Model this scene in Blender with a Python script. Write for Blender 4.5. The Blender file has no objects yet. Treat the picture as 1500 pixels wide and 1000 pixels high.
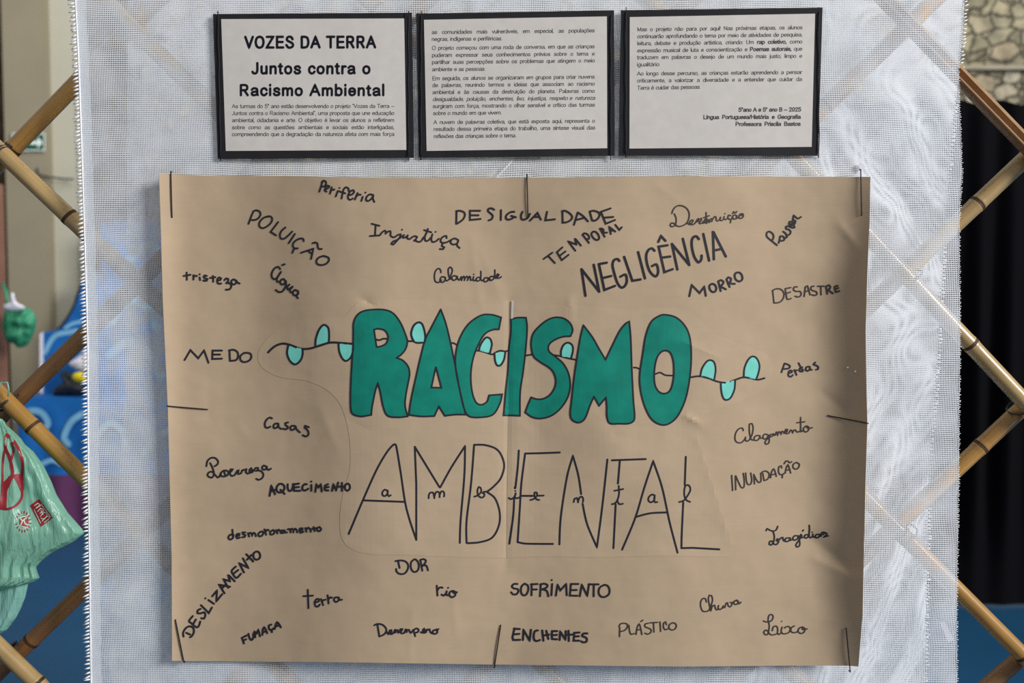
import bpy, bmesh, math, random
from mathutils import Vector, noise
from mathutils.geometry import tessellate_polygon

random.seed(7)
C = bpy.context.scene.collection
S = bpy.context.scene

# ------------------------------------------------------------------ camera
F = 35.0 / 36.0 * 1500.0
PITCH = math.radians(3.0)
CAM = Vector((0.0, -1.46, 1.35))
cam_data = bpy.data.cameras.new('camera')
cam_data.lens = 35.0
cam_data.sensor_width = 36.0
cam_data.clip_start = 0.05
cam_data.dof.use_dof = True
cam_data.dof.focus_distance = 1.455
cam_data.dof.aperture_fstop = 4.0
cam = bpy.data.objects.new('camera', cam_data)
cam.location = CAM
cam.rotation_euler = (math.radians(90) - PITCH, 0, 0)
C.objects.link(cam)
S.camera = cam

# ------------------------------------------------------------------ world, lights, exposure
S.view_settings.view_transform = 'Standard'
S.view_settings.look = 'None'
S.view_settings.gamma = 1.0
S.view_settings.use_curve_mapping = False
S.view_settings.exposure = 0.15
S.cycles.use_denoising = False
S.cycles.transparent_max_bounces = 16

world = bpy.data.worlds.new('hall_daylight')
S.world = world
world.use_nodes = True
bg = world.node_tree.nodes['Background']
bg.inputs[0].default_value = (1.0, 0.985, 0.97, 1)
bg.inputs[1].default_value = 0.30


def area(name, loc, target, sx, sy, power, col):
    d = bpy.data.lights.new(name, 'AREA')
    d.shape = 'RECTANGLE'
    d.size, d.size_y = sx, sy
    d.energy = power
    d.color = col
    o = bpy.data.objects.new(name, d)
    o.location = loc
    o.rotation_euler = (Vector(target) - Vector(loc)).to_track_quat('-Z', 'Y').to_euler()
    C.objects.link(o)
    return o


# tall open side of the hall, to the right of the photographer
area('window_light_right', (8.0, -5.0, 5.0), (0, 0, 1.25), 3.2, 3.2, 1060, (1.0, 0.985, 0.955))
# added fill lamp, brightens the pillar, table and backdrop at far left
area('fill_light_far_left', (-1.2, 2.6, 4.2), (-2.4, 5.6, 0.8), 3.0, 2.0, 72, (1.0, 0.97, 0.92))
# unseen lamp added behind the net; it brightens the stone wall behind the curtain
area('fill_light_far_right', (4.0, 3.9, 4.6), (3.6, 6.3, 3.0), 2.4, 1.0, 52, (1.0, 0.97, 0.9))


# ------------------------------------------------------------------ helpers
def lin(r, g, b):
    def f(v):
        v /= 255.0
        return v / 12.92 if v <= 0.04045 else ((v + 0.055) / 1.055) ** 2.4
    return (f(r), f(g), f(b), 1.0)


CP, SP = math.cos(PITCH), math.sin(PITCH)


def at(px, py, Y=0.0):
    """point on the upright plane y = Y seen at photo pixel (px, py)"""
    dx = (px - 750.0) / F
    dz = (500.0 - py) / F
    d = Vector((dx, CP + dz * SP, -SP + dz * CP))
    t = (Y - CAM.y) / d.y
    return CAM + d * t


def mesh_obj(name, verts, faces, mat=None, parent=None, smooth=False, uv=None):
    me = bpy.data.meshes.new(name)
    me.from_pydata([tuple(v) for v in verts], [], faces)
    if uv:
        lay = me.uv_layers.new(name='UVMap')
        for l in me.loops:
            lay.data[l.index].uv = uv[l.vertex_index]
    if smooth:
        me.polygons.foreach_set('use_smooth', [True] * len(me.polygons))
    me.update()
    o = bpy.data.objects.new(name, me)
    C.objects.link(o)
    if mat is not None:
        for m in (mat if isinstance(mat, (list, tuple)) else [mat]):
            me.materials.append(m)
    if parent is not None:
        o.parent = parent
        o.matrix_parent_inverse = parent.matrix_basis.inverted()
    return o


def tag(o, label, cat, group=None, kind=None):
    o['label'] = label
    o['category'] = cat
    if group:
        o['group'] = group
    if kind:
        o['kind'] = kind
    return o


def struct(o):
    o['kind'] = 'structure'
    return o


def empty(name, loc):
    o = bpy.data.objects.new(name, None)
    o.empty_display_size = 0.05
    o.location = loc
    C.objects.link(o)
    return o


def box_geo(x0, x1, y0, y1, z0, z1):
    v = [(x0, y0, z0), (x1, y0, z0), (x1, y1, z0), (x0, y1, z0),
         (x0, y0, z1), (x1, y0, z1), (x1, y1, z1), (x0, y1, z1)]
    f = [(0, 3, 2, 1), (4, 5, 6, 7), (0, 1, 5, 4), (1, 2, 6, 5), (2, 3, 7, 6), (3, 0, 4, 7)]
    return v, f


def grid_geo(nu, nv, fn):
    v = [fn(i / (nu - 1), j / (nv - 1)) for j in range(nv) for i in range(nu)]
    f = [(j * nu + i, j * nu + i + 1, (j + 1) * nu + i + 1, (j + 1) * nu + i)
         for j in range(nv - 1) for i in range(nu - 1)]
    return v, f


def tube_geo(pts, rad, n=10, caps=True, closed=False):
    """round tube along 3-D points; rad may be a list"""
    pts = [Vector(p) for p in pts]
    m = len(pts)
    verts, faces = [], []
    prev = None
    for i, p in enumerate(pts):
        if closed:
            t = pts[(i + 1) % m] - pts[i - 1]
        else:
            t = pts[min(i + 1, m - 1)] - pts[max(i - 1, 0)]
        t.normalize()
        if prev is None:
            a = Vector((0, 1, 0)) if abs(t.y) < 0.9 else Vector((1, 0, 0))
            prev = (a - t * a.dot(t)).normalized()
        else:
            prev = (prev - t * prev.dot(t)).normalized()
        b = t.cross(prev)
        r = rad[i] if isinstance(rad, (list, tuple)) else rad
        for k in range(n):
            ang = 2 * math.pi * k / n
            verts.append(p + prev * (math.cos(ang) * r) + b * (math.sin(ang) * r))
    for i in range(m if closed else m - 1):
        j = (i + 1) % m
        for k in range(n):
            l = (k + 1) % n
            faces.append((i * n + k, i * n + l, j * n + l, j * n + k))
    if caps and not closed:
        faces.append(tuple(range(n - 1, -1, -1)))
        faces.append(tuple((m - 1) * n + k for k in range(n)))
    return verts, faces


def merge(geos):
    V, Fa = [], []
    for v, f in geos:
        o = len(V)
        V.extend(v)
        Fa.extend(tuple(i + o for i in q) for q in f)
    return V, Fa


def thicken(o, t):
    m = o.modifiers.new('thickness', 'SOLIDIFY')
    m.thickness = t
    m.offset = -1
    e = o.modifiers.new('crisp_edges', 'EDGE_SPLIT')
    e.split_angle = math.radians(50)


# ---- pen strokes -------------------------------------------------------
def parse(s):
    """'~x y x y* ...' strokes parted by '/'; '!' straight, '~' rounded, '*' marks a corner"""
    out = []
    for part in s.split('/'):
        t = part.split()
        if not t:
            continue
        straight = False
        if t[0][0] in '!~':
            straight = t[0][0] == '!'
            t[0] = t[0][1:]
        pts, cor = [], []
        for i in range(0, len(t) - 1, 2):
            y = t[i + 1]
            c = y.endswith('*')
            pts.append((float(t[i]), float(y.rstrip('*'))))
            cor.append(c or straight)
        out.append((pts, cor))
    return out


def smooth(pts, cor, closed=False, step=1.6):
    n = len(pts)
    if n == 1:
        return list(pts)
    res = []
    segs = n if closed else n - 1
    for i in range(segs):
        p1, p2 = pts[i], pts[(i + 1) % n]
        c1, c2 = cor[i], cor[(i + 1) % n]
        p0 = pts[i - 1] if (i > 0 or closed) else p1
        p3 = pts[(i + 2) % n] if (i + 2 < n or closed) else p2
        m1 = ((p2[0] - p0[0]) * .5, (p2[1] - p0[1]) * .5) if not c1 else (p2[0] - p1[0], p2[1] - p1[1])
        m2 = ((p3[0] - p1[0]) * .5, (p3[1] - p1[1]) * .5) if not c2 else (p2[0] - p1[0], p2[1] - p1[1])
        L = math.hypot(p2[0] - p1[0], p2[1] - p1[1])
        for mm in (0, 1):   # keep tangents from overshooting short spans
            m = (m1, m2)[mm]
            l = math.hypot(*m)
            if l > 1.3 * L and l > 0:
                k = 1.3 * L / l
                if mm == 0:
                    m1 = (m[0] * k, m[1] * k)
                else:
                    m2 = (m[0] * k, m[1] * k)
        k = max(1, int(L / step))
        for j in range(k):
            t = j / k
            h1, h2 = 2 * t**3 - 3 * t**2 + 1, t**3 - 2 * t**2 + t
            h3, h4 = -2 * t**3 + 3 * t**2, t**3 - t**2
            res.append((h1 * p1[0] + h2 * m1[0] + h3 * p2[0] + h4 * m2[0],
                        h1 * p1[1] + h2 * m1[1] + h3 * p2[1] + h4 * m2[1]))
    if not closed:
        res.append(pts[-1])
    return res


def ribbon(poly, w, closed=False):
    """flat band of width w round a pixel polyline -> 2-D verts, faces"""
    V, Fa = [], []
    h = w / 2.0
    if len(poly) == 2 and math.hypot(poly[0][0] - poly[1][0], poly[0][1] - poly[1][1]) < 0.4:
        c = poly[0]
        V = [(c[0] + 1.05 * h * math.cos(a * math.pi / 5), c[1] + 1.05 * h * math.sin(a * math.pi / 5)) for a in range(10)]
        return V, [tuple(range(10))]
    n = len(poly)
    nr = []
    for i in range(n):
        a = poly[i - 1] if (i > 0 or closed) else poly[i]
        b = poly[(i + 1) % n] if (i < n - 1 or closed) else poly[i]
        p = poly[i]
        d1 = (p[0] - a[0], p[1] - a[1])
        d2 = (b[0] - p[0], b[1] - p[1])
        l1, l2 = math.hypot(*d1) or 1e-6, math.hypot(*d2) or 1e-6
        if l1 < 1e-5:
            d1, l1 = d2, l2
        if l2 < 1e-5:
            d2, l2 = d1, l1
        n1 = (-d1[1] / l1, d1[0] / l1)
        n2 = (-d2[1] / l2, d2[0] / l2)
        m = (n1[0] + n2[0], n1[1] + n2[1])
        lm = math.hypot(*m)
        if lm < 0.5:
            m = n1
            s = 1.0
        else:
            m = (m[0] / lm, m[1] / lm)
            s = min(1.6, 1.0 / max(0.3, m[0] * n1[0] + m[1] * n1[1]))
        nr.append((m[0] * s, m[1] * s))
    for p, m in zip(poly, nr):
        V.append((p[0] + m[0] * h, p[1] + m[1] * h))
        V.append((p[0] - m[0] * h, p[1] - m[1] * h))
    for i in range(n if closed else n - 1):
        j = (i + 1) % n
        Fa.append((2 * i, 2 * i + 1, 2 * j + 1, 2 * j))
    if not closed:
        for end in (0, n - 1):
            c = poly[end]
            m = nr[end]
            base = math.atan2(m[1], m[0])
            sgn = 1 if end == 0 else -1
            o = len(V)
            for k in range(7):
                a = base + sgn * math.pi * k / 6
                V.append((c[0] + h * math.cos(a), c[1] + h * math.sin(a)))
            Fa.append(tuple(range(o, o + 7)))
    return V, Fa


def strokes_geo(pieces, w):
    G = []
    for pc in pieces:
        x0, y0, sc, s = pc[:4]
        ww = pc[4] if len(pc) > 4 else w
        for pts, cor in parse(s):
            q = [(x0 + a / sc, y0 + b / sc) for a, b in pts]
            G.append(ribbon(smooth(q, cor), ww))
    return merge(G)


def fill_geo(outer, holes=(), cell=6.0):
    """filled pixel polygon cut into small cells so that it can follow a curved sheet"""
    loops = [[Vector((p[0], p[1], 0)) for p in l] for l in [outer, *holes]]
    tris = tessellate_polygon(loops)
    flat = [v for l in loops for v in l]
    bm = bmesh.new()
    vs = [bm.verts.new(v) for v in flat]
    for t in tris:
        try:
            bm.faces.new([vs[i] for i in t])
        except ValueError:
            pass
    xs = [p[0] for p in outer]
    ys = [p[1] for p in outer]
    for ax, lo, hi in ((0, min(xs), max(xs)), (1, min(ys), max(ys))):
        k = lo + cell
        while k < hi:
            co = Vector((k, 0, 0)) if ax == 0 else Vector((0, k, 0))
            no = Vector((1, 0, 0)) if ax == 0 else Vector((0, 1, 0))
            bmesh.ops.bisect_plane(bm, geom=bm.verts[:] + bm.edges[:] + bm.faces[:], plane_co=co, plane_no=no)
            k += cell
    bm.verts.index_update()
    V = [(v.co.x, v.co.y) for v in bm.verts]
    Fa = [tuple(v.index for v in f.verts) for f in bm.faces]
    bm.free()
    return V, Fa


def interp(tab, x):
    if x <= tab[0][0]:
        return tab[0][1]
    for (a, b), (c, d) in zip(tab, tab[1:]):
        if x <= c:
            return b + (d - b) * (x - a) / (c - a)
    return tab[-1][1]


# ------------------------------------------------------------------ materials
def nt(name):
    m = bpy.data.materials.new(name)
    m.use_nodes = True
    t = m.node_tree
    return m, t, t.nodes['Principled BSDF']


def plain(name, col, rough=0.6, spec=0.3, noise_amt=0.0, scale=20.0, metallic=0.0):
    m, t, b = nt(name)
    b.inputs['Base Color'].default_value = col
    b.inputs['Roughness'].default_value = rough
    b.inputs['Specular IOR Level'].default_value = spec
    b.inputs['Metallic'].default_value = metallic
    if noise_amt:
        n = t.nodes.new('ShaderNodeTexNoise')
        n.inputs['Scale'].default_value = scale
        n.inputs['Detail'].default_value = 5
        tc = t.nodes.new('ShaderNodeTexCoord')
        t.links.new(tc.outputs['Object'], n.inputs['Vector'])
        r = t.nodes.new('ShaderNodeMapRange')
        r.inputs[1].default_value, r.inputs[2].default_value = 0.25, 0.75
        r.inputs[3].default_value, r.inputs[4].default_value = 1 - noise_amt, 1 + noise_amt
        t.links.new(n.outputs['Fac'], r.inputs[0])
        mx = t.nodes.new('ShaderNodeVectorMath')
        mx.operation = 'SCALE'
        mx.inputs[0].default_value = col[:3]
        t.links.new(r.outputs[0], mx.inputs['Scale'])
        t.links.new(mx.outputs[0], b.inputs['Base Color'])
    return m


def net_material(name, col, open_u, open_v, pu=0.0025, pv=0.0030, gather=0.0):
    """woven open net: white threads, clear holes between them"""
    m, t, b = nt(name)
    t.nodes.remove(b)
    out = t.nodes['Material Output']
    uv = t.nodes.new('ShaderNodeUVMap')
    nz = t.nodes.new('ShaderNodeTexNoise')
    nz.inputs['Scale'].default_value = 7.0
    nz.inputs['Detail'].default_value = 2
    t.links.new(uv.outputs[0], nz.inputs['Vector'])
    sub = t.nodes.new('ShaderNodeVectorMath')
    sub.operation = 'SUBTRACT'
    sub.inputs[1].default_value = (.5, .5, .5)
    t.links.new(nz.outputs['Color'], sub.inputs[0])
    sca = t.nodes.new('ShaderNodeVectorMath')
    sca.operation = 'SCALE'
    sca.inputs['Scale'].default_value = 0.012
    t.links.new(sub.outputs[0], sca.inputs[0])
    add = t.nodes.new('ShaderNodeVectorMath')
    add.operation = 'ADD'
    t.links.new(uv.outputs[0], add.inputs[0])
    t.links.new(sca.outputs[0], add.inputs[1])
    sep = t.nodes.new('ShaderNodeSeparateXYZ')
    t.links.new(add.outputs[0], sep.inputs[0])
    # slow variation of how tight the weave is
    n2 = t.nodes.new('ShaderNodeTexNoise')
    n2.inputs['Scale'].default_value = 22.0
    n2.inputs['Detail'].default_value = 3
    t.links.new(uv.outputs[0], n2.inputs['Vector'])

    def thread(sock, pitch, openness):
        d = t.nodes.new('ShaderNodeMath')
        d.operation = 'DIVIDE'
        d.inputs[1].default_value = pitch
        t.links.new(sock, d.inputs[0])
        pp = t.nodes.new('ShaderNodeMath')
        pp.operation = 'PINGPONG'
        pp.inputs[1].default_value = 0.5
        t.links.new(d.outputs[0], pp.inputs[0])
        th = t.nodes.new('ShaderNodeMapRange')
        th.inputs[1].default_value, th.inputs[2].default_value = 0.25, 0.75
        th.inputs[3].default_value, th.inputs[4].default_value = 0.5 - openness * .5 - 0.05, 0.5 - openness * .5 + 0.05
        t.links.new(n2.outputs['Fac'], th.inputs[0])
        lt = t.nodes.new('ShaderNodeMath')
        lt.operation = 'LESS_THAN'
        t.links.new(pp.outputs[0], lt.inputs[0])
        if gather:
            gx = t.nodes.new('ShaderNodeMapRange')
            gx.inputs[1].default_value, gx.inputs[2].default_value = 0.25, 0.5
            gx.inputs[3].default_value, gx.inputs[4].default_value = 0.0, gather
            t.links.new(sep.outputs[0], gx.inputs[0])
            ag = t.nodes.new('ShaderNodeMath')
            t.links.new(th.outputs[0], ag.inputs[0])
            t.links.new(gx.outputs[0], ag.inputs[1])
            t.links.new(ag.outputs[0], lt.inputs[1])
        else:
            t.links.new(th.outputs[0], lt.inputs[1])
        return lt.outputs[0]
    a = thread(sep.outputs[0], pu, open_u)
    c = thread(sep.outputs[1], pv, open_v)
    mx = t.nodes.new('ShaderNodeMath')
    mx.operation = 'MAXIMUM'
    t.links.new(a, mx.inputs[0])
    t.links.new(c, mx.inputs[1])
    df = t.nodes.new('ShaderNodeBsdfDiffuse')
    df.inputs[0].default_value = col
    tl = t.nodes.new('ShaderNodeBsdfTranslucent')
    tl.inputs[0].default_value = col
    ms = t.nodes.new('ShaderNodeMixShader')
    ms.inputs[0].default_value = 0.10
    t.links.new(df.outputs[0], ms.inputs[1])
    t.links.new(tl.outputs[0], ms.inputs[2])
    tr = t.nodes.new('ShaderNodeBsdfTransparent')
    fin = t.nodes.new('ShaderNodeMixShader')
    t.links.new(mx.outputs[0], fin.inputs[0])
    t.links.new(tr.outputs[0], fin.inputs[1])
    t.links.new(ms.outputs[0], fin.inputs[2])
    t.links.new(fin.outputs[0], out.inputs[0])
    return m


def kraft_material(name, base):
    m, t, b = nt(name)
    b.inputs['Roughness'].default_value = 0.62
    b.inputs['Specular IOR Level'].default_value = 0.22
    tc = t.nodes.new('ShaderNodeTexCoord')
    n1 = t.nodes.new('ShaderNodeTexNoise')
    n1.inputs['Scale'].default_value = 9.0
    n1.inputs['Detail'].default_value = 6
    n1.inputs['Roughness'].default_value = 0.62
    t.links.new(tc.outputs['Object'], n1.inputs['Vector'])
    mp = t.nodes.new('ShaderNodeMapping')
    mp.inputs['Scale'].default_value = (18, 18, 420)
    t.links.new(tc.outputs['Object'], mp.inputs['Vector'])
    n2 = t.nodes.new('ShaderNodeTexNoise')
    n2.inputs['Scale'].default_value = 1.0
    n2.inputs['Detail'].default_value = 3
    t.links.new(mp.outputs[0], n2.inputs['Vector'])
    cr = t.nodes.new('ShaderNodeValToRGB')
    cr.color_ramp.elements[0].position = 0.3
    cr.color_ramp.elements[0].color = tuple(c * 0.90 for c in base[:3]) + (1,)
    cr.color_ramp.elements[1].position = 0.7
    cr.color_ramp.elements[1].color = tuple(min(1, c * 1.07) for c in base[:3]) + (1,)
    mxf = t.nodes.new('ShaderNodeMath')
    mxf.operation = 'MULTIPLY_ADD'
    mxf.inputs[1].default_value = 0.16
    t.links.new(n2.outputs['Fac'], mxf.inputs[0])
    m2 = t.nodes.new('ShaderNodeMath')
    m2.operation = 'MULTIPLY'
    m2.inputs[1].default_value = 0.84
    t.links.new(n1.outputs['Fac'], m2.inputs[0])
    t.links.new(m2.outputs[0], mxf.inputs[2])
    t.links.new(mxf.outputs[0], cr.inputs[0])
    t.links.new(cr.outputs[0], b.inputs['Base Color'])
    bp = t.nodes.new('ShaderNodeBump')
    bp.inputs['Strength'].default_value = 0.12
    bp.inputs['Distance'].default_value = 0.002
    n3 = t.nodes.new('ShaderNodeTexNoise')
    n3.inputs['Scale'].default_value = 26
    n3.inputs['Detail'].default_value = 6
    t.links.new(tc.outputs['Object'], n3.inputs['Vector'])
    t.links.new(n3.outputs['Fac'], bp.inputs['Height'])
    t.links.new(bp.outputs[0], b.inputs['Normal'])
    return m


def bamboo_material(name, c1, c2, rough=0.33):
    m, t, b = nt(name)
    b.inputs['Roughness'].default_value = rough
    b.inputs['Specular IOR Level'].default_value = 0.5
    b.inputs['Coat Weight'].default_value = 0.8 if rough < .4 else 0.15
    b.inputs['Coat Roughness'].default_value = 0.14
    tc = t.nodes.new('ShaderNodeTexCoord')
    mp = t.nodes.new('ShaderNodeMapping')
    mp.inputs['Scale'].default_value = (110, 110, 5)
    t.links.new(tc.outputs['Object'], mp.inputs['Vector'])
    n1 = t.nodes.new('ShaderNodeTexNoise')
    n1.inputs['Scale'].default_value = 1
    n1.inputs['Detail'].default_value = 5
    t.links.new(mp.outputs[0], n1.inputs['Vector'])
    n2 = t.nodes.new('ShaderNodeTexNoise')
    n2.inputs['Scale'].default_value = 9
    n2.inputs['Detail'].default_value = 4
    t.links.new(tc.outputs['Object'], n2.inputs['Vector'])
    ad = t.nodes.new('ShaderNodeMath')
    ad.operation = 'ADD'
    t.links.new(n1.outputs['Fac'], ad.inputs[0])
    t.links.new(n2.outputs['Fac'], ad.inputs[1])
    mr = t.nodes.new('ShaderNodeMapRange')
    mr.inputs[1].default_value, mr.inputs[2].default_value = 0.65, 1.35
    t.links.new(ad.outputs[0], mr.inputs[0])
    cr = t.nodes.new('ShaderNodeValToRGB')
    cr.color_ramp.elements[0].color = c1
    cr.color_ramp.elements[1].color = c2
    t.links.new(mr.outputs[0], cr.inputs[0])
    t.links.new(cr.outputs[0], b.inputs['Base Color'])
    return m


def stone_material(name):
    m, t, b = nt(name)
    b.inputs['Roughness'].default_value = 0.9
    tc = t.nodes.new('ShaderNodeTexCoord')
    mp = t.nodes.new('ShaderNodeMapping')
    mp.inputs['Scale'].default_value = (6.6, 6.6, 9.0)
    nz = t.nodes.new('ShaderNodeTexNoise')
    nz.inputs['Scale'].default_value = 5
    nz.inputs['Detail'].default_value = 4
    t.links.new(tc.outputs['Object'], nz.inputs['Vector'])
    sc = t.nodes.new('ShaderNodeVectorMath')
    sc.operation = 'SCALE'
    sc.inputs['Scale'].default_value = 0.20
    t.links.new(nz.outputs['Color'], sc.inputs[0])
    ad = t.nodes.new('ShaderNodeVectorMath')
    t.links.new(tc.outputs['Object'], ad.inputs[0])
    t.links.new(sc.outputs[0], ad.inputs[1])
    t.links.new(ad.outputs[0], mp.inputs['Vector'])
    v1 = t.nodes.new('ShaderNodeTexVoronoi')
    v2 = t.nodes.new('ShaderNodeTexVoronoi')
    v2.feature = 'DISTANCE_TO_EDGE'
    for v in (v1, v2):
        v.inputs['Scale'].default_value = 1.0
        t.links.new(mp.outputs[0], v.inputs['Vector'])
    sp = t.nodes.new('ShaderNodeSeparateColor')
    t.links.new(v1.outputs['Color'], sp.inputs[0])
    cr = t.nodes.new('ShaderNodeValToRGB')
    e = cr.color_ramp.elements
    e[0].color, e[0].position = lin(114, 108, 90), 0.0
    e[1].color, e[1].position = lin(174, 169, 150), 1.0
    x = e.new(0.35)
    x.color = lin(142, 137, 114)
    x = e.new(0.7)
    x.color = lin(150, 137, 115)
    t.links.new(sp.outputs[0], cr.inputs[0])
    mr = t.nodes.new('ShaderNodeMapRange')
    mr.inputs[1].default_value, mr.inputs[2].default_value = 0.0, 0.075
    t.links.new(v2.outputs['Distance'], mr.inputs[0])
    mx = t.nodes.new('ShaderNodeMixRGB')
    mx.inputs[1].default_value = lin(122, 116, 96)
    t.links.new(mr.outputs[0], mx.inputs[0])
    t.links.new(cr.outputs[0], mx.inputs[2])
    nb = t.nodes.new('ShaderNodeTexNoise')
    nb.inputs['Scale'].default_value = 11
    nb.inputs['Detail'].default_value = 5
    t.links.new(tc.outputs['Object'], nb.inputs['Vector'])
    nr = t.nodes.new('ShaderNodeMapRange')
    nr.inputs[1].default_value, nr.inputs[2].default_value = 0.35, 0.65
    nr.inputs[3].default_value, nr.inputs[4].default_value = 0.66, 1.22
    t.links.new(nb.outputs['Fac'], nr.inputs[0])
    vm = t.nodes.new('ShaderNodeVectorMath')
    vm.operation = 'SCALE'
    t.links.new(mx.outputs[0], vm.inputs[0])
    t.links.new(nr.outputs[0], vm.inputs['Scale'])
    t.links.new(vm.outputs[0], b.inputs['Base Color'])
    bp = t.nodes.new('ShaderNodeBump')
    bp.inputs['Strength'].default_value = 1.0
    bp.inputs['Distance'].default_value = 0.05
    t.links.new(mr.outputs[0], bp.inputs['Height'])
    t.links.new(bp.outputs[0], b.inputs['Normal'])
    return m


def plastic_material(name, col, trans=0.45):
    m, t, b = nt(name)
    t.nodes.remove(b)
    out = t.nodes['Material Output']
    df = t.nodes.new('ShaderNodeBsdfDiffuse')
    df.inputs[0].default_value = col
    tl = t.nodes.new('ShaderNodeBsdfTranslucent')
    tl.inputs[0].default_value = col
    gl = t.nodes.new('ShaderNodeBsdfGlossy')
    gl.inputs['Roughness'].default_value = 0.3
    m1 = t.nodes.new('ShaderNodeMixShader')
    m1.inputs[0].default_value = trans
    t.links.new(df.outputs[0], m1.inputs[1])
    t.links.new(tl.outputs[0], m1.inputs[2])
    m2 = t.nodes.new('ShaderNodeMixShader')
    m2.inputs[0].default_value = 0.045
    t.links.new(m1.outputs[0], m2.inputs[1])
    t.links.new(gl.outputs[0], m2.inputs[2])
    t.links.new(m2.outputs[0], out.inputs[0])
    nz = t.nodes.new('ShaderNodeTexNoise')
    nz.inputs['Scale'].default_value = 60
    nz.inputs['Detail'].default_value = 4
    bp = t.nodes.new('ShaderNodeBump')
    bp.inputs['Strength'].default_value = 0.9
    bp.inputs['Distance'].default_value = 0.006
    tc = t.nodes.new('ShaderNodeTexCoord')
    mp = t.nodes.new('ShaderNodeMapping')
    mp.inputs['Scale'].default_value = (1.6, 1.6, 0.22)
    t.links.new(tc.outputs['Object'], mp.inputs[0])
    t.links.new(mp.outputs[0], nz.inputs['Vector'])
    t.links.new(nz.outputs['Fac'], bp.inputs['Height'])
    for s in (df, tl, gl):
        t.links.new(bp.outputs[0], s.inputs['Normal'])
    return m


M = {}
M['net_front'] = net_material('white_net', (0.87, 0.91, 0.97, 1), 0.56, 0.63)
M['net_back'] = net_material('white_backing_net', (0.87, 0.91, 0.97, 1), 0.55, 0.62, gather=0.03)
M['thread_white'] = plain('white_thread', (0.9, 0.9, 0.92, 1), 0.8, 0.2)
M['kraft'] = kraft_material('kraft_paper', (0.49, 0.368, 0.248, 1))
M['kraft_cut'] = kraft_material('kraft_paper_cutout', (0.505, 0.380, 0.258, 1))
M['ink'] = plain('black_marker', (0.018, 0.018, 0.028, 1), 0.45, 0.35)
M['ink_thin'] = plain('worn_black_marker', (0.045, 0.035, 0.035, 1), 0.5, 0.3)
M['green'] = plain('green_marker_paint', (0.002, 0.225, 0.165, 1), 0.5, 0.3, 0.16, 45)
M['aqua'] = plain('aqua_marker_paint', (0.19, 0.66, 0.57, 1), 0.5, 0.3, 0.10, 60)
M['black_card'] = plain('black_cardstock', (0.017, 0.017, 0.021, 1), 0.7, 0.2, 0.2, 30)
M['sheet'] = plain('printed_paper', (0.62, 0.585, 0.555, 1), 0.7, 0.2, 0.05, 60)
M['print'] = plain('printer_ink', (0.075, 0.07, 0.075, 1), 0.6, 0.2)
M['title_print'] = plain('printer_ink_heavy', (0.006, 0.006, 0.014, 1), 0.6, 0.2)
M['thread_black'] = plain('black_thread', (0.012, 0.01, 0.016, 1), 0.6, 0.3)
M['bamboo_gold'] = bamboo_material('bamboo_golden', lin(136, 96, 36), lin(186, 140, 66))
M['bamboo_tan'] = bamboo_material('bamboo_tan', lin(140, 112, 68), lin(196, 166, 112))
M['bamboo_brown'] = bamboo_material('bamboo_brown', lin(104, 70, 40), lin(148, 106, 64), 0.45)
M['bamboo_node'] = plain('bamboo_node_scar', lin(72, 50, 30), 0.6, 0.3, 0.3, 80)
M['bamboo_inner'] = plain('bamboo_split_face', lin(158, 124, 88), 0.6, 0.2, 0.15, 60)
M['tie'] = plain('black_rubber_cord', (0.02, 0.02, 0.022, 1), 0.45, 0.4)
M['tie_grey'] = plain('grey_wire', (0.22, 0.22, 0.24, 1), 0.4, 0.5)
M['stone'] = stone_material('rubble_stone')
M['ledge'] = plain('weathered_ledge', lin(150, 143, 126), 0.9, 0.2, 0.1, 9)
M['gap_brick'] = plain('dark_gap_brick', lin(74, 62, 50), 0.9, 0.2, 0.5, 9)
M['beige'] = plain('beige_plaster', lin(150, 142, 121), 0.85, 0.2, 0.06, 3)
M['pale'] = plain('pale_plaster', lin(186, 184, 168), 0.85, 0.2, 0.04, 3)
M['floor'] = plain('blue_painted_floor', lin(28, 76, 112), 0.45, 0.35, 0.10, 2.2)
M['curtain'] = plain('black_drape', (0.0035, 0.0035, 0.005, 1), 0.9, 0.06)
M['blue'] = plain('blue_paint', lin(20, 98, 172), 0.6, 0.3, 0.2, 8)
M['sky_paint'] = plain('pale_blue_paint', lin(120, 178, 214), 0.6, 0.3, 0.15, 12)
M['purple'] = plain('purple_cloth', lin(96, 52, 92), 0.8, 0.2, 0.15, 9)
M['bag'] = plastic_material('mint_plastic', lin(150, 206, 184), 0.42)
M['bag_pale'] = plastic_material('pale_mint_plastic', lin(158, 214, 202), 0.45)
M['bag_dark'] = plastic_material('green_plastic', lin(70, 170, 130), 0.3)
M['red_print'] = plain('red_bag_print', lin(138, 34, 44), 0.45, 0.3, 0.1, 80)
M['pale_print'] = plain('pale_bag_print', lin(180, 210, 190), 0.5, 0.3)
M['dark_thing'] = plain('dark_grey_plastic', lin(40, 44, 52), 0.5, 0.3)
M['white_thing'] = plain('white_cloth', lin(224, 224, 236), 0.8, 0.2)
M['yellow'] = plain('yellow_plastic', lin(226, 204, 30), 0.5, 0.3)
M['sign_green'] = plain('sign_green', lin(12, 84, 62), 0.5, 0.3)
M['sign_white'] = plain('sign_white', lin(232, 244, 238), 0.5, 0.3)
M['rust'] = plain('red_brown_wood', lin(132, 96, 80), 0.8, 0.2, 0.2, 6)
M['wood'] = plain('pale_wood', lin(170, 140, 100), 0.7, 0.2, 0.15, 10)

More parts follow.
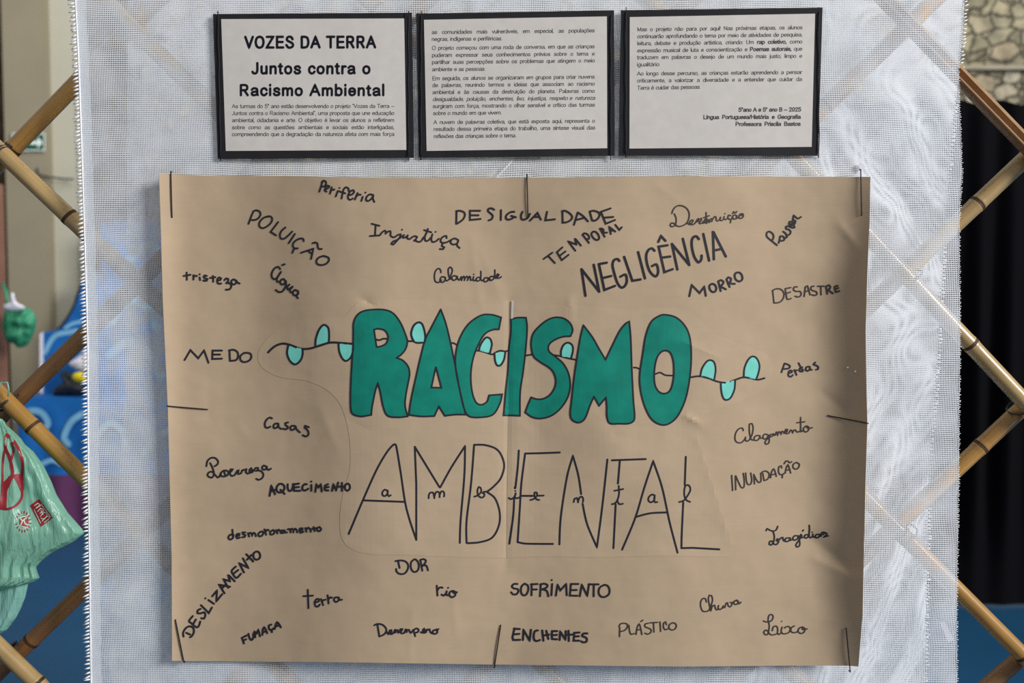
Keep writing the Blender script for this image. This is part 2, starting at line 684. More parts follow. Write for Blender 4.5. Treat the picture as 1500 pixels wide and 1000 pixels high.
# ------------------------------------------------------------------ the hall
o = mesh_obj('floor', *box_geo(-14, 9, -3.5, 7.2, -0.1, 0.0), M['floor'])
struct(o)
o = mesh_obj('wall_back', *box_geo(-14, 9, 6.3, 6.6, 0, 5.2), M['stone'])
struct(o)
o = mesh_obj('trim_1', *box_geo(1.6, 6, 6.25, 6.3, 3.03, 3.06), M['ledge'])
struct(o)

# plaster pillar: beige face and a paler return, in front of the stone
YP = 5.15
xa, xb, xc = at(12, 400, YP).x, at(71, 400, YP).x, at(104, 400, YP).x
pil = mesh_obj('column', *box_geo(xa, xb, YP, YP + 0.5, 0, 5.0), M['beige'])
struct(pil)
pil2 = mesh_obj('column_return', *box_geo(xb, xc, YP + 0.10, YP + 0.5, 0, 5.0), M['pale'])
pil2.parent = pil
strip = mesh_obj('wall_left', *box_geo(at(103, 400, YP).x, at(140, 400, YP).x, YP + 0.3, YP + 0.9, 0, 5.0), M['gap_brick'])  # dark brick strip added to stand in for the recess beside the return
struct(strip)
strip = mesh_obj('wall_far_left', *box_geo(at(-60, 400, YP).x, at(9, 400, YP).x, YP + 0.2, YP + 0.5, 0, 5.0), M['gap_brick'])  # dark strip added to stand in for the gap left of the pillar
struct(strip)

# ------------------------------------------------------------------ bamboo lattice
YA, YB = 0.047, 0.0775       # rising-left family in front, other family behind
R = 0.0128


def clipline(p, q, Y):
    """extend the seen line p-q over the whole lattice and cut it at the floor"""
    a, b = at(*p, Y), at(*q, Y)
    d = (b - a).normalized()
    if d.x < 0:
        d = -d
    xlo, xhi, zlo, zhi = -0.98, 0.98, 0.015, 2.06
    t0, t1 = -9.0, 9.0
    for v, dv, lo, hi in ((a.x, d.x, xlo, xhi), (a.z, d.z, zlo, zhi)):
        s0, s1 = (lo - v) / dv, (hi - v) / dv
        if s0 > s1:
            s0, s1 = s1, s0
        t0, t1 = max(t0, s0), min(t1, s1)
    return a + d * t0, a + d * t1


def pole(p, q, Y, mat, label, nodes_at=(), r=R, split=False):
    a, b = clipline(p, q, Y)
    L = (b - a).length
    root = empty('bamboo_pole', a)
    root.rotation_euler = (b - a).to_track_quat('Z', 'Y').to_euler()
    tag(root, label, 'bamboo pole', 'bamboo poles of the lattice')
    d = (b - a) / L
    ns = []
    for n in nodes_at:
        ns.append((at(n[0], n[1], Y) - a).dot(d))
    rng = random.Random(label)
    s = (min(ns) if ns else rng.uniform(.05, .25))
    base = list(ns)
    k = (min(base) if base else s) - rng.uniform(.26, .34)
    while k > 0.03:
        base.append(k)
        k -= rng.uniform(.26, .36)
    k = (max(base) if base else s) + rng.uniform(.26, .34)
    while k < L - 0.03:
        base.append(k)
        k += rng.uniform(.26, .36)
    base = sorted(x for x in base if 0.02 < x < L - 0.02)
    zs = set([0, L])
    for i in range(int(L / 0.04) + 1):
        zs.add(min(L, i * 0.04))
    for x in base:
        for e in (-.012, -.006, -.003, -.001, .001, .003, .006, .012):
            zs.add(x + e)
    zs = sorted(zs)
    verts, faces = [], []
    n = 20

    def rad(z):
        v = r * (1 + 0.03 * math.sin(z * 5 + a.x * 9))
        for x in base:
            e = abs(z - x)
            v += 0.0011 * math.exp(-(e / 0.005) ** 2) - (0.0009 if e < 0.0015 else 0)
        return v
    if not split:
        for z in zs:
            rr = rad(z)
            for j in range(n):
                t = 2 * math.pi * j / n
                verts.append((rr * math.cos(t), rr * math.sin(t), z))
        for i in range(len(zs) - 1):
            for j in range(n):
                l = (j + 1) % n
                faces.append((i * n + j, i * n + l, (i + 1) * n + l, (i + 1) * n + j))
        faces.append(tuple(range(n - 1, -1, -1)))
        faces.append(tuple((len(zs) - 1) * n + j for j in range(n)))
    else:
        # cane split lengthwise: an open trough with a thick wall
        rot = root.rotation_euler.to_matrix()
        up = rot.inverted() @ Vector((0.42, -0.80, 0.42))
        up.z = 0
        a0 = math.atan2(up.y, up.x)
        prof = []
        span = math.radians(215)
        for j in range(15):
            t = a0 + math.pi - span / 2 + span * j / 14
            prof.append((1.12 * r * math.cos(t), 1.12 * r * math.sin(t)))
        for j in range(14, -1, -1):
            t = a0 + math.pi - span / 2 + span * j / 14
            prof.append((0.72 * r * math.cos(t), 0.72 * r * math.sin(t)))
        n = len(prof)
        for z in zs:
            for x, y in prof:
                verts.append((x, y, z))
        for i in range(len(zs) - 1):
            for j in range(n):
                l = (j + 1) % n
                faces.append((i * n + j, i * n + l, (i + 1) * n + l, (i + 1) * n + j))
        faces.append(tuple(range(n - 1, -1, -1)))
        faces.append(tuple((len(zs) - 1) * n + j for j in range(n)))
    me = bpy.data.meshes.new('cane')
    me.from_pydata(verts, [], faces)
    me.polygons.foreach_set('use_smooth', [True] * (len(faces) - 2) + [False, False])
    me.materials.append(mat)
    me.materials.append(M['bamboo_inner'])
    if split:
        for p_ in me.polygons:
            j = p_.index % n
            if 14 <= j < 30 and p_.index < (len(zs) - 1) * n:
                p_.material_index = 1
                p_.use_smooth = False
    cane = bpy.data.objects.new('cane', me)
    C.objects.link(cane)
    cane.parent = root
    # the dark scars of the joints, one ring each
    for x in base:
        if not split:
            nv, nf = [], []
            for e, k2 in ((-.0026, 1.0), (-.0012, 1.045), (0, 1.02), (.0012, 1.05), (.0026, 1.0)):
                rr = rad(x + e) * k2 + (0.0002)
                for j in range(20):
                    t = 2 * math.pi * j / 20
                    nv.append((rr * math.cos(t), rr * math.sin(t), x + e))
            for i in range(4):
                for j in range(20):
                    l = (j + 1) % 20
                    nf.append((i * 20 + j, i * 20 + l, (i + 1) * 20 + l, (i + 1) * 20 + j))
            me2 = bpy.data.meshes.new('node_ring')
            me2.from_pydata(nv, [], nf)
            me2.polygons.foreach_set('use_smooth', [True] * len(nf))
            me2.materials.append(M['bamboo_node'])
            ring = bpy.data.objects.new('node_ring', me2)
            C.objects.link(ring)
            ring.parent = root
    return root


# canes that fall to the right
pole((1405, 108), (1500, 206), YA, M['bamboo_brown'], 'split brown bamboo cane falling to the right beside the stone wall', split=True)
pole((1333, 410), (1500, 588), YA, M['bamboo_tan'], 'shiny tan bamboo pole falling to the right across the black curtain', [(1422, 503)])
pole((1323, 784), (1500, 961), YA, M['bamboo_gold'], 'shiny bamboo pole falling to the lower right corner over the blue floor', [(1497, 958)])
pole((198, 45), (1144, 970), YA, M['bamboo_tan'], 'long bamboo pole running down behind the middle of the poster')
pole((4, 225), (198, 409), YA, M['bamboo_tan'], 'tan bamboo pole below the green arrow sign, falling towards the net', [(102, 318)])
pole((0, 577), (206, 781), YA, M['bamboo_gold'], 'golden bamboo pole just above the mint carrier bag', [(48, 626)])
pole((0, 948), (55, 1001), YA, M['bamboo_tan'], 'bamboo pole falling into the lower left corner of the picture', [(56, 1000)])
# canes that rise to the right
pole((18, 219), (180, 52), YB, M['bamboo_gold'], 'golden bamboo pole rising past the green arrow sign at upper left', [(22, 221)])
pole((31, 581), (198, 418), YB, M['bamboo_brown'], 'dark brown bamboo pole rising in front of the blue painted board')
pole((40, 944), (206, 783), YB, M['bamboo_brown'], 'brown bamboo pole rising over blue floor below the mint bag', [(46, 938)])
pole((387, 955), (1333, 35), YB, M['bamboo_gold'], 'long bamboo pole rising behind the poster towards the third card')
pole((1333, 391), (1500, 234), YB, M['bamboo_tan'], 'tan bamboo pole rising to the right below the split cane', [(1433, 300)])
pole((1328, 755), (1490, 604), YB, M['bamboo_gold'], 'plain bamboo pole rising to the right across the black curtain')
pole((1452, 1000), (1487, 970), YB, M['bamboo_brown'], 'short visible end of bamboo pole rising at the lower right corner')


def tie(px, py, mat, label, ang=45, r=0.0016, turns=1):
    c = at(px, py, (YA + YB) / 2)
    n = Vector((math.cos(math.radians(ang)), 0, math.sin(math.radians(ang))))
    ax = Vector((math.sin(math.radians(ang)), 0, -math.cos(math.radians(ang))))
    pts = []
    N = 40
    for k in range(N * turns):
        t = 2 * math.pi * k / N
        e = (abs(math.cos(t)) ** 0.75) * math.copysign(1, math.cos(t))
        f = (abs(math.sin(t)) ** 0.75) * math.copysign(1, math.sin(t))
        pts.append(c + n * (0.0158 * e) + Vector((0, 1, 0)) * (0.0292 * f) + ax * (0.004 * (k / N - turns / 2)))
    o = mesh_obj('cord_tie', *tube_geo(pts, r, 8, closed=(turns == 1)), mat, smooth=True)
    tag(o, label, 'cord tie', 'cord ties at the bamboo crossings')
    return o


tie(6, 226, M['tie'], 'black cord tied round the bamboo crossing beside the green arrow sign', 48, turns=2)
tie(15, 590, M['tie'], 'black rubber cord round the bamboo crossing above the mint bag', 42, 0.0021)
tie(6, 956, M['tie'], 'black cord round the bamboo crossing at the lower left corner', 45, 0.0019)
tie(1494, 595, M['tie'], 'black cord round the bamboo crossing against the black curtain', 45, 0.0016)
tie(1333, 406, M['tie_grey'], 'grey wire at the crossing seen through net, beside the word DESASTRE', 45, 0.0015)
tie(1326, 780, M['tie_grey'], 'grey wire at the crossing seen through net, beside the word Tragedias', 45, 0.0015)

# ------------------------------------------------------------------ white net, two layers
P0, P1 = -260, 1420


def fbm(x, y, s, seed=0.0):
    return noise.noise(Vector((x * s, y * s, seed)))


FL = [(-260, 96), (0, 109), (100, 114), (330, 122), (500, 127), (700, 128), (1000, 132), (1420, 138)]
FR = [(-260, 1417), (0, 1412), (50, 1409), (100, 1404), (150, 1405), (250, 1409), (330, 1405), (500, 1406), (700, 1404), (900, 1401), (1000, 1402), (1420, 1402)]
BR_ = [(-260, 1420), (0, 1413), (50, 1410), (100, 1406), (200, 1394), (340, 1383), (460, 1377), (570, 1370), (660, 1362), (850, 1357), (1000, 1355), (1420, 1350)]
BL_ = [(-260, 188), (300, 186), (560, 184), (860, 164), (1000, 160), (1420, 150)]


def cloth(name, left, right, yfun, mat, nu, nv, parent):
    V, U = [], []
    for j in range(nv):
        py = P0 + (P1 - P0) * j / (nv - 1)
        l, r_ = interp(left, py), interp(right, py)
        for i in range(nu):
            px = l + (r_ - l) * i / (nu - 1)
            edge = 1.2 * fbm(py, 0, 0.09, i) if i in (0, nu - 1) else 0
            p = at(px + edge, py, yfun(px, py))
            V.append(p)
            U.append((p.x, p.z))
    Fa = [(j * nu + i, (j + 1) * nu + i, (j + 1) * nu + i + 1, j * nu + i + 1) for j in range(nv - 1) for i in range(nu - 1)]
    return mesh_obj(name, V, Fa, mat, parent, True, U)


def y_front(px, py):
    return 0.0055 + 0.0018 * fbm(px, py, 0.006, 3) + 0.0009 * fbm(px * 2, py, 0.012, 5)


def y_back(px, py):
    y = 0.118 + 0.010 * fbm(px * 1.5, py * .35, 0.008, 9)
    # slack folds of the backing on the right, sloping above and upright below
    k = min(1, max(0, (px - 1150) / 120))
    up = math.exp(-((py - 270) / 150) ** 2)
    lo = 1 / (1 + math.exp(-(py - 640) / 90))
    w = fbm(px, py, 0.010, 2) * 1.6
    y += k * up * 0.0110 * math.sin((px * 0.72 - py * 0.36) / 9.5 + w)
    y += k * lo * 0.0110 * math.sin((px * 0.95 + py * 0.33) / 9.0 + w)
    y += k * (1 - up) * (1 - lo) * 0.005 * math.sin((px * .4 + py * .9) / 14 + w * 1.4)
    y += (1 - k) * 0.003 * math.sin(px / 8.0 + 2 * w)
    return y


net = empty('net_panel', at(760, 1420, 0.006))
tag(net, 'white open weave net sheet hung in front of bamboo, with frayed left edge', 'net sheet')
cloth('net_sheet', FL, FR, y_front, M['net_front'], 130, 140, net)
G = []
py = P0
while py < P1:
    x = interp(FL, py)
    y = y_front(x, py)
    dx, dy = random.uniform(6.5, 10.5), random.uniform(1.5, 5.5)
    pts = [at(x + 1, py, y), at(x - dx * .5, py + dy * .55, y - 0.001), at(x - dx, py + dy, y + random.uniform(-.003, .002))]
    G.append(tube_geo(pts, [0.0013, 0.0015, 0.0003], 6))
    py += random.uniform(4.6, 6.6)
mesh_obj('fringe', *merge(G), M['thread_white'], net, True)
pts = [at(interp(FL, p) + 1.5, p, y_front(interp(FL, p), p) - 0.001) for p in range(P0, P1 + 1, 12)]
mesh_obj('selvage', *tube_geo(pts, 0.0010, 6), M['thread_white'], net, True)
cloth('hem', FL, [(a_, b_ + 17) for a_, b_ in FL], lambda x, y: y_front(x, y) + 0.0025, M['net_front'], 6, 140, net)
G = []
py = P0
while py < P1:      # short broken ends on the right edge
    x = interp(FR, py)
    y = y_front(x, py)
    l = random.uniform(.5, 2.6)
    G.append(tube_geo([at(x - 1.5, py, y), at(x + l, py + random.uniform(-1, 1), y)], [0.0007, 0.0004], 5))
    py += 3.0
mesh_obj('frayed_edge', *merge(G), M['thread_white'], net, True)

back = empty('backing_net', at(770, 1420, 0.118))
tag(back, 'slack folded white net hung behind the bamboo, its frayed edge on the right', 'net sheet')
cloth('net_sheet', BL_, BR_, y_back, M['net_back'], 420, 260, back)
G = []
py = P0
while py < P1:
    x = interp(BR_, py)
    y = y_back(x, py)
    dx = random.uniform(4.0, 7.0)
    dy = random.uniform(-4, -1) if py < 120 else random.uniform(-1.5, 3.5)
    pts = [at(x - 2, py, y), at(x + dx * .5, py + dy * .5, y - .001), at(x + dx, py + dy, y)]
    G.append(tube_geo(pts, [0.0011, 0.0013, 0.0003], 6))
    py += random.uniform(4.8, 6.6)
mesh_obj('fringe', *merge(G), M['thread_white'], back, True)

# ------------------------------------------------------------------ kraft poster
SL = [(225, -.50), (248, -.46), (262, -.28), (280, -.10), (320, -.04), (345, .05), (390, .19), (440, .28), (490, .16), (545, .0), (620, -.085),
      (690, -.09), (745, -.03), (775, .09), (830, .08), (890, .01), (950, -.04), (1010, -.08), (1070, -.13), (1120, -.12), (1165, -.07),
      (1190, .03), (1213, .20), (1238, .50), (1262, .85), (1285, 1.1)]
HT = []
acc = 0.0
for k in range(215, 1296):
    HT.append(acc)
    acc += interp(SL, k) * 0.00097
HMIN = min(HT)


def hbase(px):
    px = min(1294.0, max(215.0, px))
    i = int(px - 215)
    j = min(i + 1, len(HT) - 1)
    f = px - 215 - i
    return HT[i] * (1 - f) + HT[j] * f - HMIN


CREASES = [  # x0 y0 x1 y1 height(m) width(px)
    (746, 440, 741, 830, -0.0016, 9), (690, 350, 704, 450, 0.0006, 8), (704, 370, 735, 440, 0.0006, 9),
    (1003, 608, 1026, 622, 0.0018, 7), (1020, 640, 1072, 800, 0.0006, 7), (835, 440, 834, 466, 0.0012, 5),
    (1190, 790, 1250, 832, -0.0030, 16), (1195, 818, 1262, 850, 0.0022, 12), (1205, 575, 1240, 600, -0.0016, 9),
    (528, 436, 545, 446, -0.0016, 7), (280, 560, 306, 566, 0.0005, 8), (305, 566, 306, 610, -0.0004, 6),
    (605, 895, 600, 960, 0.0005, 7), (665, 880, 668, 930, 0.0006, 8), (1000, 500, 1055, 525, 0.0006, 6),
    (350, 620, 362, 640, 0.0006, 10), (470, 600, 495, 660, 0.0010, 16), (960, 270, 1000, 300, 0.0007, 12),
    (1232, 330, 1255, 360, 0.0016, 9), (880, 600, 905, 640, -0.0005, 9), (500, 610, 540, 630, -0.0006, 14)]


def H(px, py):
    """how far the poster stands out from the net, in metres"""
    sway = 14 * math.sin(py / 170.0 + 0.6) + 12 * fbm(px, py, 0.004, 1)
    edge = min(1, max(0, (px - 300) / 120)) * min(1, max(0, (1180 - px) / 100))
    h = hbase(px + sway * edge)
    # the top and bottom corners on the right are stitched down
    if px > 1150:
        k = 0.42 + 0.58 * min(1, max(0, (py - 262) / 150))
        if py > 900:
            k *= 1 - 0.25 * min(1, (py - 900) / 75)
        h0 = hbase(1150)
        h = h0 + (h - h0) * k
    h += 0.0026 * fbm(px * 1.2, py * .8, 0.008, 11) + 0.0007 * fbm(px, py, 0.022, 13) + 0.00022 * fbm(px, py, 0.06, 17)
    for x0, y0, x1, y1, a, w in CREASES:
        dx, dy = x1 - x0, y1 - y0
        t = max(0, min(1, ((px - x0) * dx + (py - y0) * dy) / (dx * dx + dy * dy)))
        d = math.hypot(px - x0 - t * dx, py - y0 - t * dy)
        if d < 4 * w:
            h += 1.6 * a * math.exp(-d / w) * (1 - 0.3 * abs(2 * t - 1))
    return h + 0.0025


def on_poster(px, py, off=0.0):
    return at(px, py, -H(px, py) - off)


PL = [(254, 233), (330, 235.5), (440, 238.5), (600, 246), (700, 248.5), (820, 251.5), (967, 252)]
PR = [(259, 1275), (330, 1273.5), (400, 1270.5), (480, 1268), (560, 1269), (620, 1270.5), (700, 1268), (820, 1265), (900, 1263.5), (975, 1257.5)]
PT = [(233, 254), (300, 257), (420, 257.5), (520, 259.5), (770, 260), (1000, 258), (1275, 259)]
PB = [(252, 967.5), (500, 969.7), (730, 973), (1000, 976), (1150, 974.5), (1240, 974.5), (1258, 976)]

poster = empty('kraft_poster', at(755, 975, -0.01))
tag(poster, 'large brown kraft paper poster lettered RACISMO AMBIENTAL, stitched to the net', 'poster')


def sheet_fn(u, v):
    px = 233 + u * 1042
    for _ in range(2):
        top, bot = interp(PT, px), interp(PB, px)
        py = top + v * (bot - top)
        l, r_ = interp(PL, py), interp(PR, py)
        px = l + u * (r_ - l)
    return on_poster(px, py)


v_, f_ = grid_geo(261, 181, sheet_fn)
f_ = [q[::-1] for q in f_]
sheet = mesh_obj('paper_sheet', v_, f_, M['kraft'], poster, True)
thicken(sheet, 0.0004)

# the drawn heading is on two pieces of the same paper, pasted on
CUT_L = "~745 441* 700 446 640 441 580 440 530 441 515 452 500 466 460 466 425 474 395 492 378 518 384 538 410 552 450 558 480 572 498 592 508 620 513 655 512 690 503 720 498 755 500 785 512 802 540 811 600 813 680 816 741 817* 743 640*"
CUT_R = "~746 443* 800 447 860 450 920 454 985 452 1015 462 1045 488 1090 508 1122 520 1130 545 1112 574 1072 592 1035 606 1022 622 1026 650 1042 700 1058 750 1071 790 1070 812 1040 815 960 814 880 816 800 815 742 817* 744 640*"
for s in (CUT_L, CUT_R):
    (pts, cor), = parse(s)
    line = smooth(pts, cor, True, 4.0)
    V2, F2 = fill_geo(line, cell=8.0)
    V3 = [on_poster(x, y, 0.00035) for x, y in V2]
    rim = [on_poster(x, y, 0.00035) for x, y in line] + [on_poster(x, y, -0.0003) for x, y in line]
    n = len(line)
    rf = [(i, (i + 1) % n, n + (i + 1) % n, n + i) for i in range(n)]
    V, Fa = merge([(V3, F2), (rim, rf)])
    mesh_obj('pasted_cutout', V, Fa, M['kraft_cut'], poster, False)
# white sliver at the top of the join between the two pieces
V2, F2 = fill_geo([(749.4, 440), (752.6, 440), (752.2, 452), (751.6, 466), (748.6, 467), (748.9, 452)], cell=4)
mesh_obj('paper_sliver', [on_poster(x, y, 0.0016) for x, y in V2], F2, M['sheet'], poster)

